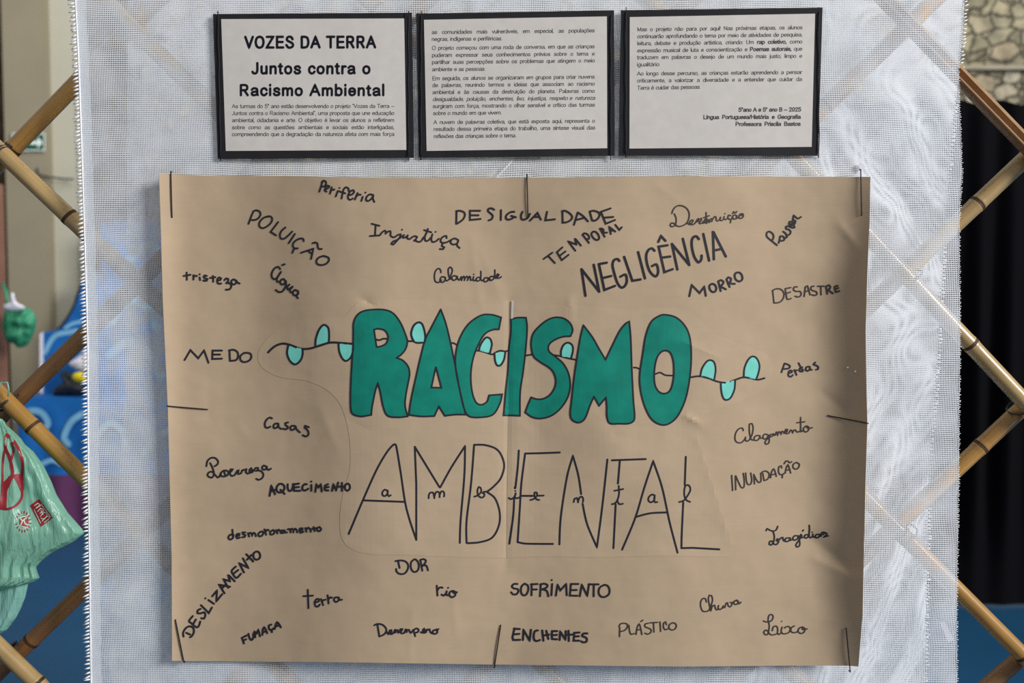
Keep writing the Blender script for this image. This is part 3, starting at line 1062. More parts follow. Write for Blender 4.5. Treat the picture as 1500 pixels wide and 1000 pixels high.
WORDS = [
 ('POLUIÇÃO', 2.7, 'k', [(355, 290, 10, "~92 375 130 270 165 190 / ~165 190 205 178 250 195 268 235 240 290 190 318 140 320 / ~380 265 310 290 255 350 250 410 295 440 360 415 420 360 438 300 405 265 360 275 / !525 350 415 495 495 545 / ~630 430 575 480 550 540 565 590 610 595 660 560 730 490 / !770 525 680 660 / ~900 630 895 600 860 590 800 610 750 655 740 700 765 735 810 735 / !760 735 733 800 / !860 800 1040 740 1008 890 / !960 770 1010 810 / ~1030 660 1060 650 1095 658 1105 690 1110 730 1140 748 1165 742 / ~1195 845 1120 870 1085 920 1100 965 1160 980 1230 960 1270 910 1260 870 1200 848")]),
 ('tristeza', 2.8, 'k', [(255, 380, 10, "!185 190 188 295 / !140 240 240 222 / !285 228 285 292 / ~285 255 305 238 335 240 / !375 262 383 300 / !375 215 376 217 / ~480 240 450 232 435 250 455 275 490 285 480 308 440 310 430 305 / !570 240 575 325 / !530 268 605 258 / ~635 305 675 300 690 278 660 262 635 290 635 335 660 355 690 350 / ~740 300 765 275 795 285 790 320 765 345 / ~765 345 815 345 840 385 820 430 785 440 760 440 / ~915 310 870 290 840 315 845 350 875 365 910 345 920 320 / ~905 315 930 335 960 350")]),
 ('Água', 2.8, 'k', [(380, 370, 10, "!335 180 370 168 / ~305 240 285 212 250 210 205 250 180 310 185 360 215 385 250 375 290 320 315 280 / ~315 285 275 345 255 390 265 425 300 420 / ~385 420 355 385 315 400 305 440 330 465 365 455 388 415 / ~388 415 390 470 365 530 330 570 280 572 240 545 / ~440 465 410 500 415 535 450 520 485 495 / ~485 500 445 550 455 575 485 585 / ~560 560 520 545 490 575 500 615 540 625 570 595 565 560 / ~572 585 545 625 550 650 565 665")]),
 ('Periferia', 2.6, 'k', [(455, 250, 10, "!178 150 130 305 / ~165 165 185 145 220 155 228 190 205 225 160 232 / ~215 275 255 255 275 225 250 215 220 245 210 290 235 305 / !310 240 285 335 / ~295 300 320 275 350 275 / !400 295 370 375 / !425 250 426 251 / ~560 295 555 260 520 240 490 265 470 330 455 405 / !420 300 510 330 / ~570 355 610 345 640 310 630 285 590 295 555 345 550 400 580 425 620 405 / !690 325 650 420 / ~665 385 700 350 735 350 / !765 380 745 440 / !805 318 806 319 / ~905 350 865 345 820 385 815 430 850 440 900 400 920 355 / ~920 360 915 410 935 455")]),
 ('Injustiça', 2.5, 'k', [(535, 310, 10, "!95 175 210 205 / !155 195 145 345 / !70 355 215 345 / ~215 345 250 300 290 275 305 290 300 320 / ~300 320 335 290 370 285 375 310 370 345 400 370 435 370 475 340 / ~475 340 520 330 510 370 470 420 410 480 385 470 410 435 470 410 530 370 570 340 / !541 262 542 263 / ~560 345 560 380 590 375 625 345 / ~625 345 615 385 650 400 690 370 / ~690 370 730 355 760 365 745 400 720 425 / ~720 415 780 440 820 430 850 380 / ~845 400 890 330 920 250 / ~905 290 875 370 885 425 925 420 965 375 / !865 268 970 300 / ~985 330 970 400 985 440 1030 435 1080 395 / !1033 294 1034 295 / ~1195 385 1190 355 1150 360 1110 400 1110 440 1140 455 1200 445 1250 415 / ~1140 455 1125 500 1160 520 1145 545 1095 545 / ~1360 410 1310 390 1260 415 1255 460 1300 480 1350 460 1365 420 / ~1365 430 1345 480 1360 510 1385 530")]),
 ('DESIGUALDADE', 2.8, 'k', [(660, 280, 10, "!90 290 85 475 / ~85 290 140 285 200 310 210 360 175 420 95 475 / !435 285 285 285 285 420 440 405 / !300 350 410 352 / ~640 270 605 250 560 255 550 290 590 325 620 360 600 410 560 425 / !740 275 738 420 / ~935 300 880 305 820 350 815 400 855 415 910 395 935 375 / !890 360 960 380 / ~1055 300 1035 350 1040 405 1080 415 1130 390 1165 330 / !1165 430 1275 315 1325 415 / !1225 375 1300 375 / !1415 300 1390 425 1530 410"),
   (780, 280, 10, "!440 290 445 460 / ~435 290 480 285 550 325 585 380 550 430 490 455 440 458 / !665 310 610 490 / ~665 310 740 360 815 440 / !640 420 755 390 / ~845 310 860 370 875 425 / ~840 295 900 285 970 310 985 350 960 400 915 430 875 425 / !1145 250 1005 300 1075 475 1210 420 / !1060 385 1185 375")]),
 ('TEMPORAL', 2.6, 'k', [(780, 280, 10, "!165 990 293 898 / !230 946 330 1050 / !440 820 360 892 432 1008 530 930 / !400 945 485 880 / !630 870 525 732 645 780 622 685 712 795 / !740 640 830 755 / ~735 640 755 615 800 625 830 660 830 695 795 700 / ~890 590 865 620 880 665 920 705 960 712 980 680 960 625 920 590 890 590 / !990 545 1060 665 / ~990 545 1020 545 1045 570 1030 600 / !1025 605 1095 605 / !1150 625 1125 520 1215 590 / !1145 585 1190 570 / !1215 490 1275 565 1310 525")]),
 ('Calamidade', 2.0, 'k', [(625, 370, 10, "~210 290 205 250 170 230 130 270 115 350 130 420 175 435 220 400 / ~270 360 225 350 200 385 205 425 245 430 275 395 275 360 / ~275 365 275 400 300 410 330 390 / ~330 390 365 310 378 250 350 210 320 235 320 300 335 360 360 385 / ~440 345 400 335 370 365 385 400 425 395 450 345 / ~450 350 460 390 480 400 510 350 / ~510 350 515 405 / ~515 390 545 345 560 360 555 405 / ~558 385 590 345 610 360 600 405 / ~605 390 630 345 645 360 645 400 675 400 / ~690 350 680 395 700 410 725 400 / !692 315 693 316 / ~790 365 750 360 725 390 745 415 785 395 797 330 795 270 / ~795 340 795 390 810 410 840 400 / ~905 370 860 365 835 395 850 425 890 415 905 380 / ~905 375 910 400 935 395 / ~990 350 945 345 920 380 940 405 980 385 1000 310 1000 250 / ~1000 320 1000 365 1020 375 / ~1020 350 1050 345 1060 320 1040 310 1025 340 1035 370 1070 370 1095 350")]),
 ('NEGLIGÊNCIA', 3.5, 'k', [(840, 330, 10, "!178 1030 120 640 / !120 640 380 970 / !300 575 380 970 / !490 545 375 565 / !375 565 455 945 610 885 / !430 770 555 740 / ~675 520 650 492 600 505 575 570 590 660 630 800 670 880 715 910 760 880 785 810 765 720 690 750 / !745 460 865 810 985 790 / !950 390 1050 775 / ~1190 370 1150 335 1100 360 1070 430 1075 530 1110 650 1160 720 1210 745 1240 700 1240 630 1215 570 1155 595 / !1245 240 1285 155 1350 225 / !1380 290 1250 310 1335 685 1455 640 / !1305 470 1420 455"),
   (960, 330, 10, "!245 270 325 645 / !245 270 500 580 / !405 195 500 580 / ~640 200 605 160 560 170 535 230 540 330 570 450 610 520 640 540 675 500 680 440 / !705 125 790 515 / !860 495 845 80 1035 455 / !870 365 965 345")]),
 ('MORRO', 2.9, 'k', [(960, 330, 10, "!500 1035 535 872 650 990 718 895 742 1030 / ~830 855 795 880 800 935 840 975 880 965 895 915 870 865 830 855 / !925 820 960 960 / ~922 820 960 800 1000 825 985 865 945 890 / !950 890 1035 935 / !1045 790 1090 900 / ~1045 790 1070 760 1110 780 1100 825 1065 850 / !1075 850 1165 855 / ~1190 690 1165 720 1175 785 1230 820 1275 790 1270 730 1235 690 1190 692")]),
 ('Destruição', 1.9, 't', [(970, 280, 10, "~145 325 165 265 220 215 290 212 355 245 395 310 395 390 365 460 310 500 250 515 200 500 / ~180 330 205 390 205 460 190 495 150 520 120 500 135 465 175 470 210 500 / ~365 460 400 485 440 460 455 425 430 420 405 455 420 485 460 485 490 460 / ~490 460 520 410 530 400 540 430 520 445 / ~540 415 575 395 580 420 545 460 560 475 600 460 / !645 310 655 470 / !610 385 690 358 / ~690 430 720 400 740 410 730 440 700 440 / ~735 420 770 370 790 375 795 420 810 435 840 420 855 380 / ~860 380 850 420 870 430 905 410 / ~910 370 905 405 930 415 955 400 / !921 328 922 329 / ~1005 355 975 350 965 385 985 410 1020 405 1040 385 / !1010 405 1003 460 / ~1090 355 1055 345 1030 375 1045 405 1085 400 1095 355 / ~1095 365 1100 395 1125 385 / ~1035 325 1050 300 1065 315 1080 315 1095 295 / ~1160 330 1130 350 1130 390 1165 395 1190 370 1185 330 1150 330 / ~1150 330 1160 355 1190 350"),
   (970, 280, 10, "!612 452 685 430 / !640 415 690 440", 4.6)]),
 ('Pavor', 2.5, 'k', [(1100, 290, 10, "!385 690 255 585 / ~255 585 230 550 240 500 275 490 315 515 335 560 320 610 / ~410 655 425 600 430 560 470 560 495 590 480 620 440 625 / ~490 590 530 570 520 530 / ~475 490 510 515 530 545 570 530 585 490 560 460 / ~560 460 520 450 515 420 550 410 600 430 640 430 620 385 570 380 / ~560 380 570 345 610 350 640 360 / ~570 380 600 400 640 380 655 335 620 320 / ~615 320 630 255 650 270 / ~650 270 690 300 735 275")]),
 ('DESASTRE', 2.0, 't', [(1110, 395, 10, "!220 300 240 485 / ~215 305 270 278 340 285 385 340 375 420 320 475 240 485 / ~485 260 405 275 / ~405 275 420 370 435 430 490 420 / !410 350 480 325 / ~580 250 540 250 525 290 560 315 620 315 640 350 620 390 570 395 550 385 / !682 390 700 250 / ~700 250 730 235 745 280 770 365 / !700 320 755 300 / ~825 240 790 245 780 280 810 305 860 320 870 355 840 375 795 365 / !880 240 975 240 / !925 245 930 365"),
   (1110, 395, 10, "!1005 250 1020 350 / ~1000 245 1040 225 1065 250 1050 285 1020 295 / !1035 295 1100 345 / ~1170 235 1130 245 1135 290 1145 325 1195 310 / !1140 285 1180 265", 2.7)]),
 ('MEDO', 2.8, 'k', [(262, 470, 10, "!85 570 170 425 285 545 370 430 435 610 / !632 432 495 432 490 555 632 550 / !500 490 605 490 / ~745 430 745 500 750 580 / ~735 430 800 420 855 450 870 510 840 570 750 582 / ~960 465 905 510 905 570 950 600 1020 585 1060 540 1055 485 1010 465 950 468")]),
 ('Perdas', 2.4, 'k', [(1120, 500, 10, "!250 450 295 320 / ~295 320 340 335 375 360 360 390 310 400 265 400 / ~355 465 400 450 405 430 370 425 350 465 355 505 390 515 415 490 / !440 415 470 490 / ~445 440 465 422 480 420 / ~555 375 520 390 515 430 550 440 565 410 / !500 315 565 435 / ~650 365 615 375 605 420 635 430 665 405 665 370 / ~665 380 670 410 695 415 / ~745 305 720 335 760 350 790 375 785 405 755 412")]),
 ('Casas', 2.7, 'k', [(370, 590, 10, "~285 225 255 212 210 240 180 300 190 355 220 365 260 345 / ~370 300 325 305 305 345 325 370 365 350 380 305 / ~380 315 385 355 425 380 / ~520 285 480 295 485 325 515 345 510 375 475 385 450 375 / ~620 335 575 335 550 360 570 395 610 385 635 345 / ~630 355 655 395 695 430 / ~825 355 770 335 765 360 800 390 820 430 815 470 780 490 735 470")]),
 ('Alagamento', 1.9, 't', [(1060, 595, 10, "~290 355 280 320 240 320 195 360 170 430 175 500 210 530 260 530 305 490 325 450 / ~325 455 320 495 345 510 380 490 / ~380 490 420 410 435 310 415 250 385 255 378 320 385 410 405 480 430 495 / ~530 430 485 425 450 460 455 495 500 495 535 450 / ~535 430 540 465 575 460 / ~650 415 605 405 578 440 590 475 630 470 660 420 / ~660 420 672 500 655 545 625 555 608 525 640 480 680 450 / ~720 405 690 410 675 435 695 445 725 425 735 400 / ~735 400 740 425 760 420 / ~760 420 775 375 785 375 795 425 / ~795 410 815 370 830 375 845 410 / ~845 405 860 365 880 370 890 395 / ~890 395 930 370 940 340 915 335 905 375 925 400 960 390 / ~960 390 985 345 1000 350 1015 390 / ~1015 380 1035 345 1055 345 1070 370 1100 375 1130 350 / !1130 160 1132 340 / ~1132 340 1140 370 1175 350 / !1075 238 1190 225 / ~1215 285 1180 310 1170 350 1205 375 1245 350 1250 305 1220 285 / ~1220 300 1240 320 1300 312")]),
 ('Pobreza', 2.6, 'k', [(295, 650, 10, "~75 325 90 250 140 205 200 205 245 250 235 300 195 325 / ~130 280 165 350 185 430 160 490 110 480 90 450 120 410 165 410 200 450 240 490 265 480 / ~265 480 290 420 330 390 370 390 400 415 385 455 340 475 295 470 285 430 / ~330 395 350 450 / ~385 450 430 410 460 370 430 370 415 420 440 465 480 460 510 430 / ~500 440 530 390 545 385 540 420 / ~540 440 580 430 600 385 610 380 / ~615 385 660 370 650 410 / ~650 410 680 435 720 410 745 380 730 355 705 385 715 420 750 410 775 380 / ~775 380 800 350 830 350 830 385 800 395 / ~820 385 880 400 910 450 890 500 840 525 805 510 / ~950 330 915 315 890 345 905 375 945 370 960 330 / ~960 335 965 370 990 380 1020 360")]),
 ('AQUECIMENTO', 3.0, 'k', [(385, 680, 10, "!100 460 125 310 180 435 / !110 400 180 370 / ~240 285 205 330 210 395 260 410 310 375 315 315 280 285 240 285 / !260 370 320 430 / ~365 290 365 345 385 385 420 380 440 330 445 285 / !530 280 455 290 460 385 550 385 / !465 335 530 330 / ~645 290 610 290 580 330 585 370 625 380 665 355 / !712 300 712 385 / !710 250 712 251 / !770 400 785 290 815 335 850 290 865 395 / ~955 290 915 310 910 370 960 380 / !920 335 965 330 / !1015 385 1035 290 1075 380 1105 265 / !1160 270 1160 385 / !1120 325 1200 325 / ~1245 280 1210 300 1205 360 1240 385 1275 350 1270 300 1245 280")]),
 ('INUNDAÇÃO', 2.0, 't', [(1060, 660, 10, "!120 360 135 580 / !180 570 175 370 / ~180 365 230 480 265 540 300 530 305 440 290 330 / ~325 325 335 430 355 490 395 490 415 430 400 325 / !455 485 445 345 / ~445 345 480 420 520 465 550 440 545 330 / !575 330 595 435 / ~560 315 610 295 660 320 670 370 640 420 595 435 / ~690 395 705 310 735 265 755 300 775 375 / !700 350 765 340 / ~855 250 845 220 815 230 805 290 820 340 860 350 890 330 / !865 355 860 395 / ~905 325 920 250 945 205 960 240 985 325 / !915 285 975 275 / ~890 190 915 150 945 150 970 175 1000 160 / ~1065 170 1025 195 1020 245 1060 270 1100 245 1110 195 1070 170")]),
 ('desmoronamento', 2.7, 'k', [(325, 745, 10, "~165 375 120 380 95 420 120 450 160 430 170 380 / !155 305 165 420 / ~215 400 255 390 260 365 230 365 210 395 225 430 265 420 / ~345 345 305 345 310 370 345 385 335 410 300 415 / !385 355 400 405 / ~395 375 420 350 440 360 445 395 / ~445 375 470 350 490 365 500 400 / ~570 335 535 365 545 400 585 395 610 355 590 330 565 335 / !625 300 650 380 / ~640 340 665 305 690 315 / ~750 310 710 340 715 375 755 370 775 335 755 308 / !800 310 815 360 / ~812 335 835 305 855 320 865 355 / ~910 315 880 315 870 345 895 355 920 330 / ~920 315 925 345 955 345 / ~965 300 985 295 1000 295 / !995 295 1010 345 / ~1005 310 1030 290 1045 310 1050 345 / ~1050 315 1075 290 1095 305 1105 345 / ~1140 320 1180 310 1180 285 1150 285 1135 315 1155 350 1195 335 / !1225 280 1240 335 / ~1235 305 1265 275 1290 290 1305 335 / !1345 265 1360 325 / !1320 295 1385 280 / ~1430 265 1395 285 1400 320 1435 325 1455 295 1430 265")]),
 ('Tragédias', 2.1, 'k', [(1110, 750, 10, "~125 270 140 240 175 260 220 275 270 260 295 205 / ~225 275 245 350 235 430 200 480 170 470 180 425 215 425 240 465 280 470 310 430 / ~310 430 275 410 290 390 320 400 / ~315 405 350 370 370 370 375 410 400 425 / ~465 375 415 380 400 415 430 430 465 410 480 375 / ~475 380 480 410 510 400 / ~590 345 540 345 515 385 540 410 580 390 600 345 / ~600 345 615 420 615 485 580 510 560 480 590 430 620 390 / ~620 390 650 345 635 325 620 350 635 375 665 370 / !660 275 670 260 / ~740 330 700 330 685 360 710 380 745 350 760 260 757 190 / ~757 270 755 350 775 375 800 360 / ~810 320 805 350 825 365 845 355 / !800 292 801 293 / ~905 325 865 325 840 355 865 375 900 360 920 325 / ~920 320 925 350 930 352 / ~925 345 945 295 980 295 960 330 / ~975 300 1015 310 1000 340 970 365 / ~975 360 1035 345")]),
 ('DESLIZAMENTO', 2.9, 'k', [(255, 860, 10, "~140 720 135 660 180 590 240 570 285 600 290 660 260 715 235 730 / !180 665 235 690 / ~275 420 220 490 250 520 330 585 365 560 385 500 / !285 530 320 470 / ~390 315 350 335 345 375 390 380 440 365 460 400 440 455 400 450 / !395 260 510 375 555 295 / !505 185 585 240 / !460 160 461 161"),
   (260, 790, 10, "!510 830 580 745 570 905 655 800 / !690 785 610 660 770 690 / !650 720 700 665 / !745 705 675 580 770 610 740 510 840 610 / ~855 395 795 460 830 530 870 560 930 500 / !820 500 890 445 / !975 480 905 345 1040 415 960 275 / !1010 215 1110 320 / !1020 295 1085 225 / ~1150 175 1115 205 1120 270 1160 295 1205 270 1210 215 1180 175 1150 175")]),
 ('terra', 2.6, 'k', [(430, 840, 10, "!210 235 220 505 / !145 328 285 320 / ~320 420 370 405 375 375 340 370 310 420 325 475 360 480 385 450 / !405 370 435 460 / ~415 410 440 385 470 380 / !500 315 515 435 / ~510 380 540 345 565 350 / ~655 345 605 350 595 390 625 415 660 390 665 350 / ~665 355 680 385 710 380")]),
 ('FUMAÇA', 2.9, 'k', [(345, 880, 10, "!125 620 95 540 160 505 / !110 580 155 560 / ~190 480 205 540 235 570 260 540 265 470 / !290 530 280 445 310 475 335 420 360 515 / !395 495 400 420 / ~400 420 420 385 445 420 465 470 / !400 460 445 440 / ~525 345 490 360 495 410 525 425 555 400 / !530 425 535 455 / ~575 410 590 350 610 310 640 340 665 385 / !590 375 640 355")]),
 ('Desespero', 2.5, 'k', [(540, 880, 10, "!130 340 158 515 / ~85 355 130 335 200 345 250 390 260 440 225 490 160 518 / ~265 450 290 485 330 460 335 425 310 430 305 470 340 485 370 460 / ~370 460 390 420 405 425 400 455 380 465 / ~405 430 430 425 435 465 / ~435 465 480 440 495 410 470 410 465 450 490 475 525 465 / ~525 465 545 415 560 420 560 455 / ~560 430 590 420 605 450 620 465 645 440 / !655 420 685 515 / ~660 430 700 400 735 420 720 455 680 465 / ~765 455 800 465 830 430 815 405 795 430 805 465 840 460 / ~840 460 860 415 880 415 / ~880 420 895 415 905 455 935 475 / ~985 420 945 435 945 475 985 480 1010 450 995 415 980 425 / ~995 430 1025 410")]),
 ('DOR', 2.6, 'k', [(570, 800, 10, "!135 225 155 315 / ~95 215 170 205 240 220 280 270 270 345 220 400 150 400 110 365 105 330 / ~370 190 325 230 320 310 350 365 400 370 435 320 430 240 390 190 365 190 / !460 200 488 355 / ~455 200 500 185 540 205 525 250 485 285 / ~490 285 545 280 572 350")]),
 ('rio', 2.7, 'k', [(570, 800, 10, "!700 575 710 720 / ~710 640 745 600 785 605 / ~770 705 800 720 840 680 845 655 / ~845 665 840 710 875 715 / !866 606 867 607 / ~940 650 895 665 885 715 925 745 970 715 970 665 930 650 / ~935 665 960 685 995 670")]),
 ('SOFRIMENTO', 2.8, 'k', [(740, 820, 10, "~180 350 130 350 100 385 130 415 185 425 195 460 165 500 115 500 90 470 / ~285 345 240 390 235 470 265 515 310 505 340 440 335 375 290 345 / !390 350 388 515 / !380 355 475 350 / !395 430 465 430 / !525 350 512 530 / ~515 360 570 345 620 365 610 400 540 430 / ~550 430 610 450 635 530 / !690 350 680 515 / !683 292 684 293 / !745 520 770 360 810 445 895 350 905 515 / !1075 350 965 350 950 520 1060 522 / !965 440 1050 438 / !1095 530 1125 360 1205 525 1230 350 / !1225 355 1370 355 / !1300 360 1298 530 / ~1450 365 1390 400 1370 470 1400 530 1460 540 1520 500 1530 430 1500 375 1450 362")]),
 ('ENCHENTES', 3.0, 'k', [(740, 890, 10, "~215 310 130 305 / ~140 300 120 380 110 440 120 470* 220 468 / !125 388 210 380 / !262 470 270 320 360 480 380 320 / ~480 330 440 340 420 400 430 470 470 485 510 470 / !545 330 562 480 / !605 335 635 455 / !560 405 645 390 / ~765 340 690 340* 685 400 690 455* 760 460 / !690 400 760 395 / !800 470 808 345 885 465 890 340 / !930 335 935 485 / !890 395 985 390 / !1090 360 1015 365 1005 480 1085 480 / !1010 420 1080 415 / ~1205 375 1150 375 1130 410 1175 430 1200 455 1190 495 1150 505 1115 490")]),
 ('PLÁSTICO', 1.9, 't', [(890, 880, 10, "!180 385 178 520 / ~170 375 190 335 240 325 290 340 290 385 250 430 190 445 / ~315 355 325 440 345 485 395 475 / ~420 490 435 390 465 335 485 390 505 490 / !430 425 490 415 / !490 300 520 278 / ~600 325 555 335 550 375 600 395 640 420 635 460 590 485 550 470 / !625 318 735 312 / !675 320 682 455 / !770 305 780 445 / ~865 345 850 305 825 320 820 380 845 420 890 405 / ~950 320 905 350 905 400 945 425 995 405 1010 360 990 325 950 318")]),
 ('Chuva', 1.9, 't', [(1010, 850, 10, "~250 315 240 270 205 260 170 300 165 370 190 440 230 455 280 440 310 390 / ~310 390 340 290 325 220 295 215 280 270 295 360 315 445 / ~315 445 340 370 370 360 380 400 400 430 430 410 / ~430 365 420 400 440 425 475 410 500 370 / ~495 375 490 400 520 395 / ~520 395 540 330 560 325 570 370 600 385 625 350 620 320 600 320 / ~640 330 660 300 700 285 / ~715 300 670 295 650 325 665 350 700 345 720 305 / ~715 310 730 340 755 315")]),
 ('Lixo', 1.9, 't', [(1090, 880, 10, "~285 290 320 305 380 300 420 265 425 215 395 195 365 215 355 280 370 350 365 430 345 490 310 490 290 460 315 425 350 440 385 490 430 495 480 480 / ~415 435 430 380 465 365 490 385 495 440 490 470 510 490 540 470 / ~560 380 545 440 565 475 600 480 650 465 / !553 297 554 298 / ~595 395 620 375 660 375 680 410 665 455 / ~740 365 700 385 685 430 710 460 760 460 790 440 / ~850 380 805 400 795 450 835 475 880 455 895 405 860 380 / ~850 385 860 415 925 408")]),
]
for w, wd, ink, pieces in WORDS:
    V2, F2 = strokes_geo(pieces, wd)
    o = mesh_obj('handwritten_word', [on_poster(x, y, 0.0006) for x, y in V2], F2, M['ink' if ink == 'k' else 'ink_thin'], poster)
    o['label'] = 'the word %s in black marker' % w

K = 4.547
AMB = [(490, 620, K, "~95 735 190 510 280 310 350 190 395 140 410 145 440 320 470 520 500 640 545 775 / !195 512 470 522 / !545 775 545 400 535 155 / !535 155 700 425 / ~705 425 780 290 870 150* 865 350 840 650 835 795 / ~930 145 910 400 880 650 880 795 / ~930 142 1010 145 1090 180 1130 270 1110 360 1060 420 1015 455* 1070 500 1100 590 1095 680 1050 760 970 790 885 797 / ~1228 180 1220 300 1205 430 / ~1197 500 1190 620 1165 800 / ~1270 200 1245 400 1235 560 1220 790 / !1270 200 1365 198 1501 193 / ~1220 790 1275 800 1455 802 / !1240 482 1320 482"),
       (770, 620, K, "~225 805 235 620 275 360 315 215* 350 340 370 470 / ~380 535 410 670 475 825* 510 560 545 240 / !575 245 800 237 / ~628 245 615 400 / ~600 540 585 830 / ~643 840 730 630 790 430 850 250* 910 430 960 660 1012 860 / ~735 622 830 598 945 592 / ~1067 222 1060 410 / ~1050 525 1040 740 1038 830 / !1038 830 1110 828 1290 838")]
AMB2 = [(540, 680, 10, "~280 390 240 368 205 400 205 450 245 462 280 420 280 380 / ~280 390 280 440 300 465 325 450 / ~880 495 885 440 910 410 940 410 955 440 965 495 / ~965 470 985 410 1020 400 1040 430 1040 480 / ~1040 450 1065 395 1100 400 1110 430 1105 470"),
        (680, 680, 10, "~150 470 195 455 250 400 240 340 215 330 195 380 205 450 250 485 290 470 295 430 270 415 / ~285 420 290 400 350 400 / !742 330 744 350 / ~655 490 690 508 740 470 755 420 / ~755 420 745 480 780 495 815 478 / !750 387 752 389 / !840 460 1000 462 / ~970 520 1020 505 1070 450 1060 410 1035 410 1030 460 1060 510 1100 520 / !1085 458 1165 455"),
        (820, 680, 10, "~205 550 220 500 250 490 265 520 270 555 / ~270 540 295 480 330 475 345 510 340 550 / ~865 315 870 420 850 510 810 570 765 580 / ~845 530 870 580 925 575 / !800 385 930 360 / ~1395 455 1350 440 1305 480 1300 530 1340 555 1385 520 1390 460 / ~1390 465 1385 520 1400 555 1430 550"),
        (900, 680, 10, "~950 550 1020 525 1090 430 1115 360 1090 305 1045 310 1025 380 1030 470 1060 525 1110 548")]
V2, F2 = strokes_geo(AMB, 2.9)
o = mesh_obj('handwritten_word', [on_poster(x, y, 0.0006) for x, y in V2], F2, M['ink'], poster)
o['label'] = 'the tall thin word AMBIENTAL in black marker'
SMALL = []      # one piece per small letter; each starts at the listed stroke
for pc, starts in zip(AMB2, ((0, 2), (0, 2, 5), (0, 2, 5), (0,))):
    st = [t for t in pc[3].split('/') if t.strip()]
    for k, b0 in enumerate(starts):
        e0 = starts[k + 1] if k + 1 < len(starts) else len(st)
        SMALL.append((pc[0], pc[1], pc[2], '/'.join(st[b0:e0])))
for ch, pc in zip('ambiental', SMALL):
    V2, F2 = strokes_geo([pc], 2.5)
    mesh_obj('handwritten_letter', [on_poster(x, y, 0.0007) for x, y in V2], F2, M['ink'], poster)

# the vine and its leaves
VINE = [(220, 440, K, "~785 345 830 305 880 287 930 295 1000 320 1060 320 1130 300 1200 280 1280 283 1360 290", 3.3),
        (505, 445, 10, "~930 545 965 545 1000 545 1050 568 1100 570 1165 560 / ~460 520 510 530 560 510 610 510", 2.8),
        (640, 450, 10, "~205 525 240 522 290 548 / ~570 635 620 635 700 655 760 675 820 688 870 655 930 635 1000 645 1040 635 / ~1290 705 1340 700 1390 690", 2.6),
        (770, 450, 10, "~420 700 500 712 600 740 750 770", 2.6),
        (780, 430, K, "~675 492 695 493 715 503 / ~820 535 850 525 885 542 930 545", 2.4),
        (1000, 480, K, "~50 330 110 322 170 335 230 357 290 365 340 350 400 330 450 335 500 345 545 335", 2.7)]
V2, F2 = strokes_geo(VINE, 2.8)
mesh_obj('drawn_vine', [on_poster(x, y, 0.0006) for x, y in V2], F2, M['ink'], poster)
LEAVES = [(220, 440, K, "~920 300 912 350 930 400 965 425 1000 400 1015 360 1015 322", 3.0),
          (220, 440, K, "~1100 295 1105 250 1125 195 1155 162 1185 180 1192 230 1190 275", 3.0),
          (220, 440, K, "~1255 288 1260 340 1280 385 1305 402 1335 380 1350 340 1352 290", 2.8),
          (505, 445, 10, "~1015 550 985 490 975 420 1010 320 1075 270 1130 290 1165 380 1180 480 1172 555", 3.0),
          (640, 450, 10, "~615 632 640 550 690 470 730 440 780 460 805 530 795 600 775 672", 2.8),
          (640, 450, 10, "~845 670 850 760 870 830 900 855 940 840 985 760 1003 648", 2.8),
          (770, 450, 10, "~520 715 520 640 550 560 600 520 650 525 690 570 690 650 665 750", 2.8),
          (1000, 480, K, "~118 322 130 270 160 225 185 215 210 230 220 280 210 347", 2.6),
          (1000, 480, K, "~255 362 258 420 270 465 290 480 320 465 345 410 350 350", 2.6),
          (1000, 480, K, "~408 328 412 270 435 215 465 190 495 205 512 250 505 300 490 342", 2.6)]
for x0, y0, sc, s, wd in LEAVES:
    (pts, cor), = parse(s)
    q = smooth([(x0 + a / sc, y0 + b / sc) for a, b in pts], cor)
    V2, F2 = fill_geo(q, cell=7)
    leaf = mesh_obj('drawn_leaf', [on_poster(x, y, 0.0006) for x, y in V2], F2, M['aqua'], poster)
    V2, F2 = ribbon(q, wd)
    mesh_obj('leaf_outline', [on_poster(x, y, 0.0008) for x, y in V2], F2, M['ink'], leaf)

